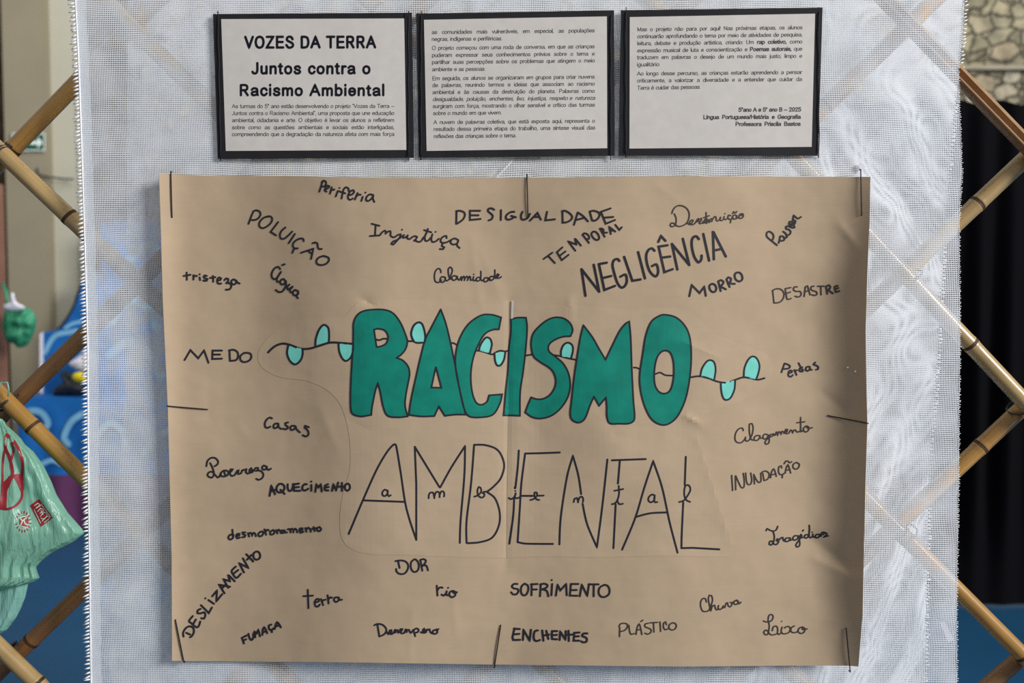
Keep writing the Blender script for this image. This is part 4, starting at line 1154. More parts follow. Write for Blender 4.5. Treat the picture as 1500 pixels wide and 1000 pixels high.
# the fat green letters
LET = [
 ('R', 500, 420, "~80 300 82 240 105 190 150 160 230 150 300 155 350 180 395 240 425 310 440 360 430 410 400 450 368 472* 410 490 445 530 455 580 445 640 430 720 425 790 442 862* 380 868 310 858 280 800 260 700 243 640* 225 700 205 800 200 852* 130 862 75 845 62 800 62 680 70 520 78 400",
  "~218 285* 245 278 290 290 312 330 300 375 265 395 235 400*"),
 ('A', 500, 420, "~663 150* 600 270 560 350 530 460 500 590 465 750 450 852* 530 862 620 860* 650 795* 690 858* 760 850 828 850* 790 690 760 530 725 360 695 240", "~630 530* 600 670* 667 672*"),
 ('C', 500, 420, "~1065 203* 1000 185 930 190 850 245 795 330 765 430 762 540 790 690 815 800 850 860 930 868 1010 850 1055 780 1072 715* 985 722* 970 765 930 785 895 765 870 690 863 580 880 470 920 370 960 310 1010 285 1050 282*", None),
 ('I', 500, 420, "~1130 215* 1175 205 1230 205* 1238 270 1230 400 1212 560 1192 700 1190 858* 1130 855 1082 855* 1095 700 1110 560 1118 400 1130 300", None),
 ('S', 780, 430, "~268 240 255 282* 200 287 140 312 108 345 112 385 155 420 205 465 240 530 252 610 235 690 190 760 130 810 60 830 0 822 -48 790* -30 740 -8 690* 30 702 75 698 120 670 150 620 155 570 138 520 105 487 59 459 9 418 -7 360 -7 310 9 259 59 205 110 170 159 157 210 165 250 195", None),
 ('M', 780, 430, "~340 210* 400 290 440 360 487 440* 530 350 580 250 620 200 645 185* 655 300 662 500 672 700 680 830 650 862 580 865 515 862 497 820 495 750 490 690* 445 745* 410 685* 385 740 350 830 310 858 265 840 252 800 260 720 275 580 295 440 320 290", None),
 ('O', 780, 430, "~885 140 960 160 1020 220 1050 300 1058 420 1048 560 1020 700 970 810 910 865 850 870 790 830 745 740 720 640 715 540 735 400 755 280 790 190 840 150", "~885 378 920 395 940 460 940 560 920 640 880 665 840 650 815 600 812 520 825 440 850 395"),
]
for ch, x0, y0, s, hs in LET:
    loops = []
    for t in (s, hs):
        if t:
            (pts, cor), = parse(t)
            loops.append(smooth([(x0 + a / K, y0 + b / K) for a, b in pts], cor, True))
    V2, F2 = fill_geo(loops[0], loops[1:], cell=7)
    o = mesh_obj('painted_letter', [on_poster(x, y, 0.0008) for x, y in V2], F2, M['green'], poster)
    o['label'] = 'fat green letter %s outlined in black' % ch
    V2, F2 = merge([ribbon(l, 2.5, True) for l in loops])
    mesh_obj('letter_outline', [on_poster(x, y, 0.0010) for x, y in V2], F2, M['ink'], o)

# black thread stitches that hold the poster
for x0, y0, x1, y1 in ((250.2, 251, 252, 318), (771.8, 255, 773.5, 318), (1260.8, 248, 1262, 315), (244.5, 594.5, 304, 599.5),
                       (1213, 608.5, 1272, 620), (257, 907.5, 269.5, 970), (733.5, 915.5, 724, 978), (1239.5, 920, 1245.5, 984)):
    pts = []
    for k in range(13):
        t = k / 12
        x, y = x0 + (x1 - x0) * t, y0 + (y1 - y0) * t
        off = 0.0012 + 0.0008 * math.sin(math.pi * t)
        pts.append(on_poster(x, y, off))
    pts = [pts[0] + Vector((0, 0.006, 0))] + pts + [pts[-1] + Vector((0, 0.006, 0))]
    mesh_obj('stitch', *tube_geo(pts, 0.00085, 6), M['thread_black'], poster, True)
# two white specks of glue
for x, y, r_ in ((1241.8, 538.3, 0.0014), (1253, 544, 0.0016)):
    c = on_poster(x, y, 0.0008)
    bm = bmesh.new()
    bmesh.ops.create_uvsphere(bm, u_segments=10, v_segments=6, radius=r_)
    V = [v.co + c for v in bm.verts]
    Fa = [tuple(v.index for v in f.verts) for f in bm.faces]
    bm.free()
    mesh_obj('glue_speck', V, Fa, M['thread_white'], poster, True)

# ------------------------------------------------------------------ three printed cards
CARDS = [
 ([(312, 20.5), (603, 18.5), (606, 231), (318.8, 232.8)], [(324, 28), (592, 27), (595.5, 219.5), (330.8, 221)], (319, 598.5),
  'black-framed printed card titled VOZES DA TERRA, leftmost of three above the poster'),
 ([(609.5, 20), (899.5, 15), (900.5, 228), (613, 231)], [(621, 29), (889, 24), (889.5, 217), (625, 221)], (617, 895),
  'black-framed printed card of four paragraphs, between two other cards above the poster'),
 ([(909.5, 15), (1205, 11), (1198, 228), (906, 228)], [(922.5, 25), (1194, 20), (1189, 215), (922, 217.5)], (917, 1199.5),
  'black-framed printed card ending with date 2025, rightmost of three above the poster')]


def card_y(ci, px, py, off=0.0):
    x0 = (312, 609, 906)[ci]
    u = (px - x0) / 293.0
    return -(0.0005 + 0.003 * math.sin(math.pi * min(1, max(0, u))) * 0.6 + 0.0010 * fbm(px, py, 0.012, ci + 20) + off)


def bil(q, u, v):
    a = [q[0][k] + (q[1][k] - q[0][k]) * u for k in (0, 1)]
    b = [q[3][k] + (q[2][k] - q[3][k]) * u for k in (0, 1)]
    return a[0] + (b[0] - a[0]) * v, a[1] + (b[1] - a[1]) * v


L1, R1 = 160, 1110
TEXT = [
 [('b', 358.8, 70.2, 552.5, 70.0, 17.0, 'VOZES DA TERRA', 't'), ('b', 368.8, 108.2, 545, 108, 16.6, 'Juntos contra o', 't'),
  ('b', 350.8, 140, 565.8, 140, 16.2, 'Racismo Ambiental', 't')]
 + [('r', 300 + 159 / 4, y / 4, 300 + 1111 / 4, (y - 1) / 4, 5.9, s, 'p') for y, s in (
   (633, 'As turmas do 5º ano estão desenvolvendo o projeto “Vozes da Terra –'),
   (674, 'Juntos contra o Racismo Ambiental”, uma proposta que une educação'),
   (715, 'ambiental, cidadania e arte. O objetivo é levar os alunos a refletirem'),
   (757, 'sobre como as questões ambientais e sociais estão interligadas,'),
   (797, 'compreendendo que a degradação da natureza afeta com mais força'))],
 [(st, 600 + x0 / 4, (ya + 9) / 4, 600 + x1 / 4, (yb + 9) / 4, 5.9, s, 'p') for st, x0, ya, x1, yb, s in (
   ('r', 130, 190, 1085, 180, 'as comunidades mais vulneráveis, em especial, as populações'),
   ('r', 130, 231, 543, 227, 'negras, indígenas e periféricas.'),
   ('r', 131, 283, 1085, 273, 'O projeto começou com uma roda de conversa, em que as crianças'),
   ('r', 131, 325, 1085, 316, 'puderam expressar seus conhecimentos prévios sobre o tema e'),
   ('r', 131, 366, 1086, 356, 'partilhar suas percepções sobre os problemas que atingem o meio'),
   ('r', 132, 408, 445, 405, 'ambiente e as pessoas.'),
   ('r', 133, 461, 1085, 451, 'Em seguida, os alunos se organizaram em grupos para criar nuvens'),
   ('r', 134, 501, 1086, 492, 'de palavras, reunindo termos e ideias que associam ao racismo'),
   ('r', 134, 542, 1086, 534, 'ambiental e às causas da destruição do planeta. Palavras como'),
   ('i', 135, 583, 1087, 575, 'desigualdade, poluição, enchentes, lixo, injustiça, respeito_e natureza'),
   ('r', 136, 624, 1087, 615, 'surgiram com força, mostrando o olhar sensível e crítico das turmas'),
   ('r', 138, 665, 540, 661, 'sobre o mundo em que vivem.'),
   ('r', 140, 718, 1087, 709, 'A nuvem de palavras coletiva, que está exposta aqui, representa o'),
   ('r', 141, 758, 1088, 749, 'resultado dessa primeira etapa do trabalho, uma síntese visual das'),
   ('r', 142, 800, 625, 795, 'reflexões das crianças sobre o tema.'))],
 [(st, 890 + x0 / 4, (ya + 9) / 4, 890 + x1 / 4, (yb + 9) / 4, 5.9, s, 'p') for st, x0, ya, x1, yb, s in (
   ('r', 175, 174, 1143, 162, 'Mas o projeto não para por aqui! Nas próximas etapas, os alunos'),
   ('r', 174, 215, 1142, 204, 'continuarão aprofundando o tema por meio de atividades de pesquisa,'),
   ('r', 174, 256, 1142, 245, 'leitura, debate e produção artística, criando: Um *rap *coletivo, como'),
   ('r', 174, 298, 1142, 287, 'expressão musical de luta e conscientização e *Poemas *autorais, que'),
   ('r', 173, 338, 1141, 329, 'traduzem em palavras o desejo de um mundo mais justo, limpo e'),
   ('r', 173, 380, 310, 378, 'igualitário.'),
   ('r', 173, 433, 1141, 424, 'Ao longo desse percurso, as crianças estarão aprendendo a pensar'),
   ('r', 173, 474, 1140, 465, 'criticamente, a valorizar a diversidade e a entender que cuidar da'),
   ('r', 174, 517, 546, 510, 'Terra é cuidar das pessoas.'),
   ('b', 768, 645, 1135, 643, '5ºano A e 5º ano B – 2025'),
   ('b', 562, 688, 1133, 686, 'Língua Portuguesa/História e Geografia'),
   ('b', 750, 729, 1132, 727, 'Professora Priscila Bastos'))]]

# plain upright lettering drawn as single strokes, in hundredths of the type size
BB = "~7 36 16 47 28 48 38 40 41 26 38 11 28 3 16 4 7 14"
DB = "~39 36 30 47 18 48 8 40 5 26 8 11 18 3 30 4 39 14"
FONT = {
 'a': (46, "~6 38 14 47 26 48 36 44 39 36 39 14 42 4 / ~39 28 24 26 10 22 6 13 10 5 20 3 32 7 39 16"), 'b': (46, "!7 72 7 3 / " + BB),
 'c': (42, "~39 36 32 46 22 48 11 42 6 26 10 10 20 3 31 5 39 15"), 'd': (46, "!39 72 39 3 / " + DB),
 'e': (45, "~6 27 40 27* 38 40 24 48 11 43 6 26 11 8 23 3 34 7 40 15"), 'f': (25, "~26 70 18 71 13 66 12 58 12 3 / !3 48 23 48"),
 'g': (46, "~39 48 39 2 36 -12 24 -17 12 -15 7 -8 / " + DB), 'h': (44, "!7 72 7 3 / ~7 32 14 44 24 48 34 45 37 34 37 3"),
 'i': (14, "!7 48 7 3 / !7 66 7 71"), 'j': (16, "~9 48 9 -8 7 -15 1 -17 / !9 66 9 71"), 'k': (40, "!7 72 7 3 / !34 48 8 20 / !16 29 36 3"),
 'l': (14, "!7 72 7 3"), 'm': (68, "!7 48 7 3 / ~7 34 13 45 22 48 31 45 34 34 34 3 / ~34 34 41 45 50 48 58 45 61 34 61 3"),
 'n': (44, "!7 48 7 3 / ~7 32 14 44 24 48 34 45 37 34 37 3"), 'o': (46, "~23 48 10 42 5 26 10 9 23 3 36 9 41 26 36 42 23 48"),
 'p': (46, "!7 48 7 -17 / " + BB), 'q': (46, "!39 48 39 -17 / " + DB), 'r': (28, "!7 48 7 3 / ~7 30 12 43 19 48 27 46"),
 's': (42, "~37 38 30 47 20 48 10 45 8 36 14 29 28 24 37 17 35 7 22 3 11 5 5 14"), 't': (25, "~11 62 11 12 14 4 22 4 / !2 48 21 48"),
 'u': (44, "~7 48 7 16 11 6 20 3 31 7 37 18 / !37 48 37 3"), 'v': (40, "!3 48 20 3 37 48"), 'w': (62, "!3 48 17 3 31 46 45 3 59 48"),
 'x': (40, "!4 48 36 3 / !36 48 4 3"), 'z': (40, "!5 48 36 48 5 4 37 4"),
 'A': (60, "!3 3 30 69 57 3 / !13 26 47 26"), 'B': (56, "!9 3 9 69 / ~9 69* 32 69 43 64 43 44 32 38* 9 38 / ~32 38 47 32 49 16 40 5 28 3* 9 3"),
 'D': (60, "!9 3 9 69 / ~9 69* 28 69 46 62 53 36 46 10 28 3 9 3*"), 'E': (54, "!48 69 9 69 9 3 50 3 / !9 37 46 37"),
 'G': (62, "~54 56 45 67 32 70 14 60 7 36 14 11 32 2 46 6 55 14* 55 34* 33 34"), 'H': (58, "!8 69 8 3 / !50 69 50 3 / !8 38 50 38"),
 'J': (42, "~34 69 34 22 28 6 18 3 8 7 5 14"), 'L': (48, "!8 69 8 3 46 3"), 'M': (66, "!8 3 8 69 33 5 58 69 58 3"),
 'N': (58, "!8 3 8 69 50 3 50 69"), 'O': (64, "~32 70 14 62 6 36 14 10 32 2 50 10 58 36 50 62 32 70"),
 'P': (54, "!9 3 9 69 / ~9 69* 34 69 46 62 46 42 34 34 9 34*"), 'R': (58, "!9 3 9 69 / ~9 69* 34 69 46 62 46 43 34 36 9 36* / !30 35 50 3"),
 'S': (56, "~48 54 41 66 28 70 14 65 10 53 18 43 38 34 50 24 49 10 34 2 18 4 7 18"), 'T': (54, "!3 69 51 69 / !27 69 27 3"),
 'U': (58, "~8 69 8 24 16 6 29 2 42 6 50 24 50 69"), 'V': (56, "!3 69 28 3 53 69"), 'Z': (54, "!6 69 48 69 5 3 50 3"),
 '5': (50, "!44 69 14 69 10 38 / ~10 38 22 46 36 43 44 30 42 12 30 2 16 4 6 17"), '2': (50, "~7 52 14 66 26 70 40 62 40 48 26 28 6 3* 46 3"),
 '0': (50, "~25 70 12 60 7 36 12 12 25 2 38 12 43 36 38 60 25 70"), 'º': (26, "~12 71 6 66 6 56 12 51 18 56 18 66 12 71"),
 ',': (15, "!8 6 5 -7"), '.': (15, "!7 4 7 7"), ':': (15, "!7 4 7 7 / !7 42 7 45"), '!': (16, "!7 70 7 22 / !7 4 7 7"), '–': (52, "!2 26 50 26"),
 '/': (26, "!1 0 24 72"), '“': (24, "!6 58 9 70 / !15 58 18 70"), '”': (24, "!6 58 9 70 / !15 58 18 70"), ' ': (26, "")}
ACC = {'á': 'a1', 'é': 'e1', 'í': 'i1', 'ó': 'o1', 'ú': 'u1', 'ã': 'a2', 'õ': 'o2', 'ê': 'e3', 'à': 'a4', 'ç': 'c5'}
MARK = {'1': "!%d 57 %d 70", '2': "~%d 59 %d 65 %d 60 %d 66", '3': "!%d 57 %d 69 %d 57", '4': "!%d 57 %d 70", '5': "~%d 2 %d -6 %d -11 %d -15"}
MOFF = {'1': (-2, 7), '2': (-12, -5, 4, 12), '3': (-10, 0, 10), '4': (3, -6), '5': (0, 3, 4, -6)}


def glyph_of(ch):
    if ch in ACC:
        b0, k = ACC[ch]
        w, st = FONT[b0]
        c = w / 2
        if b0 == 'i':
            st = "!7 48 7 3"
        return w, st + ' / ' + MARK[k] % tuple(c + d for d in MOFF[k])
    return FONT[ch]


def set_word(w, em, wid, style, xs=1.0):
    """strokes of a word -> flat px geometry with the baseline at y = 0, and its advance"""
    G, x = [], 0.0
    for ch in w:
        adv, st = glyph_of(ch)
        for pts, cor in parse(st):
            q = [((x + a + (0.2 * b if style == 'i' else 0)) * em / 100 * xs, -b * em / 100) for a, b in pts]
            G.append(ribbon(smooth(q, cor, False, 0.7 if em < 12 else 1.0), wid))
        x += adv + (11 if style == 't' else 1.5 if style == 'b' else 0)
    return merge(G), x * em / 100 * xs


CAPH = 0.72
for ci, (outer, inner, sts, lab) in enumerate(CARDS):
    root = empty('printed_card', at((outer[0][0] + outer[1][0]) / 2, outer[2][1], -0.004))
    tag(root, lab, 'printed card', 'framed text cards above the poster')

    def quad(q, off, nu=34, nv=24):
        def fn(u, v):
            px, py = bil(q, u, v)
            return at(px, py, card_y(ci, px, py, off))
        v, f = grid_geo(nu, nv, fn)
        return v, [t[::-1] for t in f]
    o = mesh_obj('black_mount', *quad(outer, 0.0), M['black_card'], root, True)
    thicken(o, 0.0006)
    o = mesh_obj('text_sheet', *quad(inner, 0.0006), M['sheet'], root, True)
    thicken(o, 0.0004)
    if ci == 0:   # narrow strips that make the sides of the mount
        mesh_obj('mount_strip', *quad([(593, 19), (603.4, 18.6), (606.4, 231), (596, 231)], 0.0011, 4, 24), M['black_card'], root, True)
    for li, (st, x0, y0, x1, y1, cap, txt, ink) in enumerate(TEXT[ci]):
        em = cap / CAPH
        W = x1 - x0
        words = []
        for w in txt.split(' '):
            style = 't' if ink == 't' else st
            if w.startswith('*'):
                style, w = 'b', w[1:]
            wid = {'t': 0.150, 'b': 0.135, 'r': 0.080, 'i': 0.080}[style] * em
            words.append((w.replace('_', ' '), wid, style))
        nat = sum(set_word(w, em, wd_, sty)[1] for w, wd_, sty in words)
        n_ = len(words) - 1
        if ink == 't':
            xs = W / (nat + 0.34 * em * n_)
            gap = 0.34 * em * xs
        elif n_ == 0:
            xs, gap = W / nat, 0
        else:
            xs = min(1.12, W / (nat + 0.28 * em * n_))
            gap = (W - nat * xs) / n_
        x = x0
        geo = []
        for w, wd_, sty in words:
            (vv, ff), adv = set_word(w, em, wd_, sty, xs)
            out = []
            for a, b in vv:
                px = x + a
                py = y0 + (y1 - y0) * (px - x0) / W + b
                out.append(at(px, py, card_y(ci, px, py, 0.0009)))
            geo.append((out, ff))
            x += adv + gap
        mesh_obj('title_line' if ink == 't' else 'text_line', *merge(geo), M['title_print' if ink == 't' else 'print'], root)
    ytop = outer[0][1] - 4
    for sx_ in sts:
        pts = []
        for k in range(25):
            py = ytop + (outer[3][1] + 3 - ytop) * k / 24
            px = sx_ + (4.5 if (sx_ < 330) else 0) * k / 24 + 0.5 * math.sin(k)
            lift = 0.0016 if k not in (0, 24) else -0.003
            pts.append(at(px, py, card_y(ci, px, py, lift)))
        mesh_obj('stitch', *tube_geo(pts, 0.0008, 6), M['thread_black'], root, True)

# loose white scraps on the net
o = mesh_obj('thread_scrap', *tube_geo([at(729, 259, -0.0005), at(738, 249, -0.002), at(750, 236, -0.0015)], [0.0011, 0.0008, 0.0004], 6), M['thread_white'])
tag(o, 'short white loose thread on the net just above the poster', 'thread')
sc = [at(1377, 912, 0.0085), at(1384, 911, 0.0085), at(1397, 936, 0.0085), at(1390, 941, 0.0085)]
v = sc + [p + Vector((0, 0.002, 0)) for p in sc]
o = mesh_obj('tape_scrap', v, [(3, 2, 1, 0), (4, 5, 6, 7), (0, 1, 5, 4), (1, 2, 6, 5), (2, 3, 7, 6), (3, 0, 4, 7)], M['white_thing'])
tag(o, 'small white strip caught behind the net at lower right', 'scrap')

sc = [at(1257, 243, -0.0005), at(1262, 238, -0.0005), at(1268, 243, -0.0005), at(1262, 251, -0.0005)]
v = sc + [p + Vector((0, 0.0015, 0)) for p in sc]
o = mesh_obj('tape_scrap', v, [(3, 2, 1, 0), (4, 5, 6, 7), (0, 1, 5, 4), (1, 2, 6, 5), (2, 3, 7, 6), (3, 0, 4, 7)], M['white_thing'])  # tape fleck; its bright reflex is put into the white colour
tag(o, 'tiny white fleck on the net above the right corner of the poster', 'scrap')

# ------------------------------------------------------------------ mint carrier bags on the left
RB = [(617, 7), (622, 9), (627, 15), (642, 31), (650, 36), (661, 49), (680, 63), (704, 75), (724, 83), (750, 99), (766, 113), (775, 121), (781, 123),
      (788, 114), (794, 106), (802, 90), (809, 76), (820, 62), (830, 53), (838, 55), (846, 58), (852, 49), (858, 30), (864, 8), (867, 1)]


def bag_center(py):
    return -14 + 12 * max(0, (660 - py) / 45.0) if py < 660 else -14 - 0.02 * (py - 660)


def bag_xy(py, th, right, depth, seed, yc):
    """point of the bag's skin at height py, angle th (0 right, 90 deg front)"""
    xc = bag_center(py)
    hw = right - xc
    u = math.cos(th)
    s = math.sin(th)
    rip = (1 + 0.10 * math.sin(7 * th + py * .012 + seed) * min(1, hw / 60) + 0.04 * math.sin(23 * th - py * .02)
           + 0.16 * fbm(th * 70, py, 0.02, seed) + 0.07 * fbm(th * 150, py * .8, 0.05, seed))
    d = min(depth, hw * 0.00085) * (abs(s) ** 0.8) * math.copysign(1, s) * rip
    px = xc + hw * (abs(u) ** 0.9) * math.copysign(1, u)
    return px, yc - d


def bag_mesh(name, tab, depth, seed, yc, mat, parent):
    y0, y1 = tab[0][0], tab[-1][0]
    n, rows = 260, 120
    V = []
    for j in range(rows):
        py = y0 + (y1 - y0) * j / (rows - 1)
        r_ = interp(tab, py)
        for i in range(n):
            px, Y = bag_xy(py, 2 * math.pi * i / n, r_, depth, seed, yc)
            V.append(at(px, py, Y))
    Fa = [(j * n + i, (j + 1) * n + i, (j + 1) * n + (i + 1) % n, j * n + (i + 1) % n) for j in range(rows - 1) for i in range(n)]
    Fa.append(tuple((rows - 1) * n + i for i in range(n - 1, -1, -1)))
    return mesh_obj(name, V, Fa, mat, parent, True)


bag = empty('carrier_bag', at(0, 617, 0.0))
tag(bag, 'mint green plastic carrier bag with dark red print, hanging from bamboo at left', 'plastic bag')
bag_mesh('bag_skin', RB, 0.040, 1.3, -0.005, M['bag'], bag)


def on_bag(px, py, off=0.0006):
    r_ = interp(RB, py)
    xc = bag_center(py)
    hw = r_ - xc
    u = max(-1, min(1, (px - xc) / hw))
    th = math.acos(math.copysign(abs(u) ** (1 / 0.9), u))
    _, Y = bag_xy(py, th, r_, 0.040, 1.3, -0.005)
    return at(px, py, Y - off)


V2, F2 = merge([strokes_geo([(0, 580, 5, "~50 282 100 330 145 410 165 500 160 600 165 680", 4.6), (0, 580, 5, "~85 345 98 400 80 490 95 570 130 625 158 690", 3.6),
                             (0, 580, 5, "~45 300 40 380 70 450 92 560 65 640 40 700 32 820", 4.6), (0, 580, 5, "~32 400 20 500 18 640 6 815", 3.4),
                             (0, 580, 5, "~4 822 60 826 120 798 158 745 162 690", 3.6), (0, 580, 5, "~28 640 60 610 75 590", 4.0)], 4),
                fill_geo([(0 + a / 5, 580 + b / 5) for a, b in ((98, 575), (130, 566), (165, 585), (168, 690), (150, 680), (120, 625))], cell=4),
                fill_geo([(0 + a / 5, 580 + b / 5) for a, b in ((28, 630), (60, 612), (52, 700), (48, 820), (10, 820), (14, 720))], cell=4)])
mesh_obj('red_figure_print', [on_bag(x, y) for x, y in V2], F2, M['red_print'], bag)
rect = [(0 + a / 5, 580 + b / 5) for a, b in ((220, 800), (285, 753), (388, 890), (300, 957))]
V2, F2 = fill_geo(rect, cell=4)
pl = mesh_obj('red_label_print', [on_bag(x, y) for x, y in V2], F2, M['red_print'], bag)
V2, F2 = strokes_geo([(0, 580, 5, "~252 802 278 785 290 800 265 818 / !262 822 300 798 / ~275 845 300 822 318 838 292 858 / !300 838 315 868 / ~295 880 325 850 345 872 318 900 300 892 / ~308 915 350 878 362 892 325 925 / !250 830 298 930 / !300 790 370 885")], 0.9)
mesh_obj('label_lettering', [on_bag(x, y, 0.0012) for x, y in V2], F2, M['pale_print'], pl)
cx, cy = 34, 764
ring = []
for k in range(15):
    a = -2.6 + 5.9 * k / 15
    c, s = math.cos(a), math.sin(a)
    ring.append(ribbon([(cx + 9.2 * c, cy + 12.4 * s), (cx + 11.2 * c, cy + 15.4 * s)], 1.6))
disc = [(cx + 1 + 7 * math.cos(k * math.pi / 12), cy - .5 + 9.5 * math.sin(k * math.pi / 12)) for k in range(24)]
V2, F2 = merge(ring + [fill_geo(disc, cell=4)])
rb = mesh_obj('red_badge_print', [on_bag(x, y) for x, y in V2], F2, M['red_print'], bag)
V2, F2 = strokes_geo([(0, 580, 5, "~150 950 165 915 195 890 / ~165 915 150 895 / ~175 905 185 935 200 940 / ~160 955 185 960 / ~150 890 170 880 190 882")], 1.5)
mesh_obj('badge_drawing', [on_bag(x, y, 0.0012) for x, y in V2], F2, M['pale_print'], rb)
hp = [at(-6, 612, 0.012), at(-12, 596, 0.010), at(-6, 575, 0.016), at(2, 560, 0.022), at(11, 560, 0.024), at(13, 570, 0.024), at(12, 580, 0.026)]
mesh_obj('bag_handle', *tube_geo(hp, [0.004, 0.003, .002, .0013, .0013, .0012, .0010], 8), M['bag'], bag, True)
knot = [at(-6 + 9 * math.cos(t), 619 + 4 * math.sin(t), -0.004 - 0.012 * math.sin(t * .5)) for t in [k * 0.52 for k in range(13)]]
mesh_obj('knot', *tube_geo(knot, 0.0035, 8), M['bag'], bag, True)

RB2 = [(846, 30), (848, 41), (852, 42), (862, 40), (875, 37), (890, 31), (904, 24), (915, 16), (923, 9), (928, 0)]
bag2 = bag_mesh('carrier_bag', RB2, 0.022, 4.1, 0.002, M['bag_pale'], None)
tag(bag2, 'paler see-through mint plastic bag bulging out below the printed bag', 'plastic bag')

# ------------------------------------------------------------------ far left of the hall
o = empty('exit_sign', at(40, 208, YP - 0.02))
tag(o, 'small green exit sign with white arrow on the beige pillar', 'sign')
a, b = at(18, 196, YP), at(65, 220, YP)
mesh_obj('sign_panel', *box_geo(a.x, b.x, YP - 0.02, YP, b.z, a.z), M['sign_green'], o)
ar = [(44, 206.5), (55, 206.5), (55, 200), (62.5, 208.5), (55, 217), (55, 211.5), (44, 211.5)]
V2, F2 = fill_geo(ar, cell=30)
mesh_obj('arrow', [at(x, y, YP - 0.0215) for x, y in V2], F2, M['sign_white'], o)
fr = ribbon([(18, 196), (65, 196), (65, 220), (18, 220)], 1.6, True)
mesh_obj('sign_border', [at(x, y, YP - 0.021) for x, y in fr[0]], fr[1], M['sign_white'], o)

pts = [at(54, 246, YP - .03), at(56, 255, YP - .03), at(70, 259, YP - .03), at(90, 261.5, YP + .05), at(107, 262.5, YP + .05)]
o = mesh_obj('wall_cable', *tube_geo(pts, 0.007, 6), M['dark_thing'], smooth=True)
tag(o, 'thin dark cable crossing the pillar below the green sign', 'cable')

YPO = 3.6
a = at(-14, 330, YPO).x, at(-5, 330, YPO).x
o = mesh_obj('wooden_post', *box_geo(a[0], a[1], YPO, YPO + 0.08, 0, at(0, 268, YPO).z), M['rust'])
tag(o, 'blurred red brown wooden post at the left edge of the picture', 'post')


def blob(name, outline, Y, depth, mat, parent=None, seed=0.0, rough=0.12):
    """crumpled closed body whose outline is the given pixel loop"""
    cx = sum(p[0] for p in outline) / len(outline)
    cy = sum(p[1] for p in outline) / len(outline)
    line = smooth(outline, [False] * len(outline), True, 2.0)
    n = len(line)
    rows = 9
    V, Fa = [], []
    for side in (1, -1):
        for j in range(rows):
            t = j / (rows - 1)
            sc_ = math.cos(t * math.pi / 2)
            for i, (x, y) in enumerate(line):
                k = 1 + rough * fbm(x + 31 * j * side, y, 0.05, seed) * t
                px, py = cx + (x - cx) * sc_ * k, cy + (y - cy) * sc_ * k
                V.append(at(px, py, Y - side * depth * math.sin(t * math.pi / 2) * (1 + rough * 2 * fbm(px, py, 0.08, seed + side))))
    for sdx in (0, 1):
        off = sdx * rows * n
        for j in range(rows - 1):
            for i in range(n):
                l = (i + 1) % n
                q = (off + j * n + i, off + j * n + l, off + (j + 1) * n + l, off + (j + 1) * n + i)
                Fa.append(q if sdx == 0 else q[::-1])
    return mesh_obj(name, V, Fa, mat, parent, True)


o = empty('hanging_bag', at(25, 432, YPO - 0.1))
tag(o, 'blurred green plastic bag hung on the red brown post', 'plastic bag')
blob('bag_body', [(8, 450), (20, 452), (38, 450), (51, 460), (53, 475), (48, 492), (40, 505), (27, 509), (20, 503), (10, 500), (4, 480)], YPO - 0.1, 0.07, M['bag_dark'], o, 2.0, 0.35)
blob('white_scrap', [(6, 446), (13, 444), (16, 430), (20, 429), (24, 442), (36, 449), (34, 453), (20, 455), (6, 453)], YPO - 0.165, 0.02, M['white_thing'], o, 3.0, 0.2)
mesh_obj('bag_string', *tube_geo([at(4, 415, YPO - 0.02), at(9, 428, YPO - 0.06), at(11, 446, YPO - 0.1)], 0.008, 6), M['bag_dark'], o, True)

# table under a painted cloth
YT = 4.05
xl, xr = at(26, 600, YT).x, at(470, 600, YT).x
zt = at(100, 583, YT).z
tb = empty('display_table', ((xl + xr) / 2, YT + 0.35, 0))
tag(tb, 'long table covered with a blue painted cloth, far behind the bags', 'table')
mesh_obj('tabletop', *box_geo(xl, xr, YT + 0.004, YT + 0.7, zt - 0.03, zt), M['blue'], tb)
zp = at(100, 696, YT).z


def drape(u, v):
    x = xl + (xr - xl) * u
    return Vector((x, YT - 0.012 * math.sin(u * 60) * v - 0.004, zt + 0.004 + (zp - zt) * v))


v, f = grid_geo(90, 8, drape)
mesh_obj('painted_cloth', v, f, M['blue'], tb, True)


def drape2(u, v):
    x = xl + (xr - xl) * u
    return Vector((x, YT - 0.014 * math.sin(u * 60) - 0.002, zp + (0.004 - zp) * v))


v, f = grid_geo(90, 8, drape2)
mesh_obj('purple_skirt', v, f, M['purple'], tb, True)
V2, F2 = strokes_geo([(0, 580, 5, "~120 165 210 110 300 120 350 190 335 230", 9), (0, 580, 5, "~500 350 470 300 520 190 600 130", 9),
                      (0, 580, 5, "~300 500 380 470 450 500", 7), (0, 580, 5, "~700 300 800 200 900 260 920 380", 9), (0, 580, 5, "~1050 420 1150 300 1300 240 1400 330", 9)], 8)
mesh_obj('white_swirl', [at(x, y, YT - 0.024) for x, y in V2], F2, M['sky_paint'], tb)
for sx in (xl + .05, xr - .05):
    for sy in (YT + .06, YT + .64):
        mesh_obj('leg', *box_geo(sx - .02, sx + .02, sy - .02, sy + .02, 0, zt - .03), M['wood'], tb)

# painted boards standing on and behind the table


def board(name, outline, Y, th, mat, parent=None, smooth_it=False):
    n = len(outline)
    V = [at(x, y, Y) for x, y in outline]
    V += [p + Vector((0, th, 0)) for p in V]
    Fa = [tuple(range(n)), tuple(range(2 * n - 1, n - 1, -1))] + [(i, n + i, n + (i + 1) % n, (i + 1) % n) for i in range(n)]
    return mesh_obj(name, V, Fa, mat, parent)


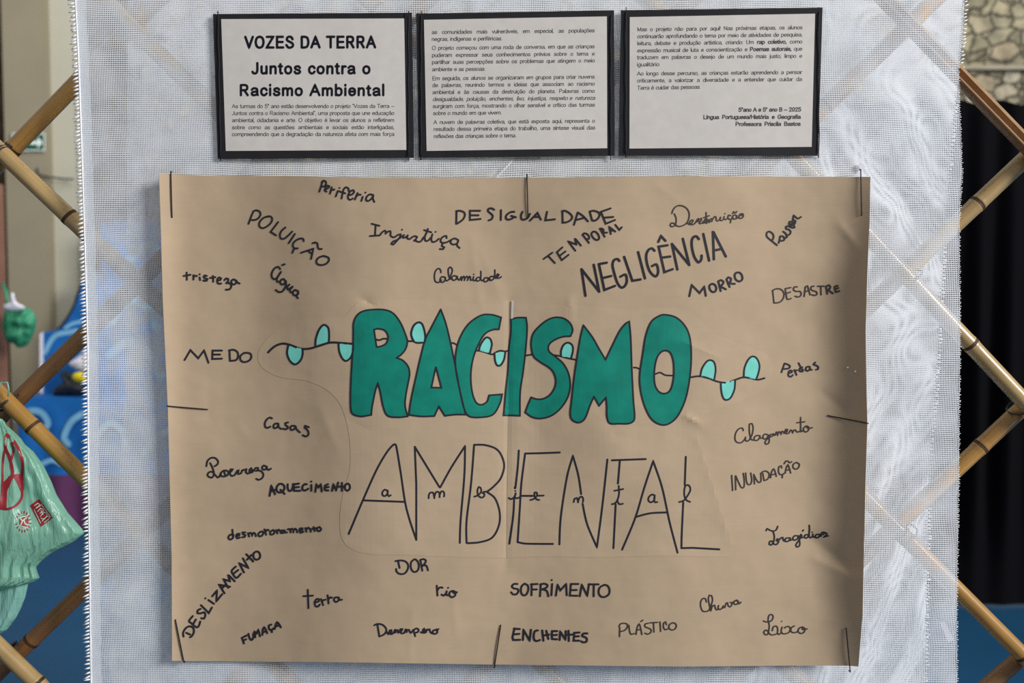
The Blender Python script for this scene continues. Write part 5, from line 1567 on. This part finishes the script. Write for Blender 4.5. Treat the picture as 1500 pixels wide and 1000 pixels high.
YB1 = YT + 0.25
bd = empty('painted_board', at(95, 582, YB1))
tag(bd, 'low blue board with pale swirls standing on the left end of table', 'board')
board('board_face', [(62, 487), (88, 482), (150, 480), (150, 576), (62, 576)], YB1, 0.03, M['blue'], bd)
board('pale_edge', [(58, 489), (63, 486), (63, 576), (58, 576)], YB1 - 0.004, 0.03, M['white_thing'], bd)
V2, F2 = strokes_geo([(0, 400, 5, "~330 580 370 500 420 450 520 430 560 420", 7), (0, 400, 5, "~480 400 530 370 590 355", 5)], 6)
mesh_obj('pale_swirl', [at(x, y, YB1 - 0.003) for x, y in V2], F2, M['sky_paint'], bd)
YB2 = YT + 0.85
bk = empty('painted_backdrop', (at(180, 400, YB2).x, YB2, 0))
tag(bk, 'tall blue painted scenery sheet behind the table, seen partly through the net', 'scenery')
line = [(84, 484), (98, 466), (108, 448), (114, 430), (120, 415), (130, 404), (149, 400), (149, 325), (260, 325), (380, 335), (380, 760), (84, 760)]
board('sheet_face', line, YB2, 0.03, M['blue'], bk)
V2, F2 = ribbon(smooth(line[:6], [False] * 6), 4.0)
mesh_obj('black_edging', [at(x, y, YB2 - 0.003) for x, y in V2], F2, M['dark_thing'], bk)
V2, F2 = strokes_geo([(0, 0, 1, "~165 470 185 440 215 450 230 480 / ~190 380 215 360 240 370 / ~160 520 190 500 220 520 235 550", 12)], 12)
mesh_obj('pale_swirl', [at(x, y, YB2 - 0.003) for x, y in V2], F2, M['sky_paint'], bk)
YI = YT + 0.12
o = blob('equipment_bag', [(78, 578), (82, 566), (92, 560), (88, 548), (98, 542), (112, 552), (122, 556), (124, 577), (100, 579)], YI, 0.06, M['dark_thing'], None, 5.0, 0.3)
tag(o, 'dark grey blurred bag lying on the blue table', 'bag')
o = blob('yellow_pouch', [(105, 552), (110, 546), (121, 545), (126, 552), (124, 559), (110, 559)], YI - 0.1, 0.03, M['yellow'], None, 6.0, 0.1)
tag(o, 'small yellow object on top of the dark grey bag', 'pouch')
o = blob('white_cloth', [(101, 534), (112, 524), (128, 514), (140, 520), (140, 545), (120, 544)], YI - 0.02, 0.04, M['white_thing'], None, 7.0, 0.2)
tag(o, 'white crumpled cloth beside the edge of net above yellow object', 'cloth')

# ------------------------------------------------------------------ black curtain on the right
YC = 2.72
cl, cr_ = at(1120, 500, YC).x, at(1720, 500, YC).x
zc = at(1450, 150, YC).z


def cur(u, v):
    x = cl + (cr_ - cl) * u
    a = 0.035 * math.sin(u * 70 + 0.6 * math.sin(u * 23)) * (0.4 + 0.6 * math.sin(v * 2.2)) * (1 if v < .8 else 1 - 4.2 * (v - .8))
    return Vector((x, YC + a, zc + 0.012 * math.sin(u * 70) * (1 - v) + (0.01 - zc) * v))


v, f = grid_geo(260, 14, cur)
o = mesh_obj('stage_curtain', v, f, M['curtain'], None, True)
tag(o, 'tall black pleated curtain hanging on the right below the stone wall', 'curtain')
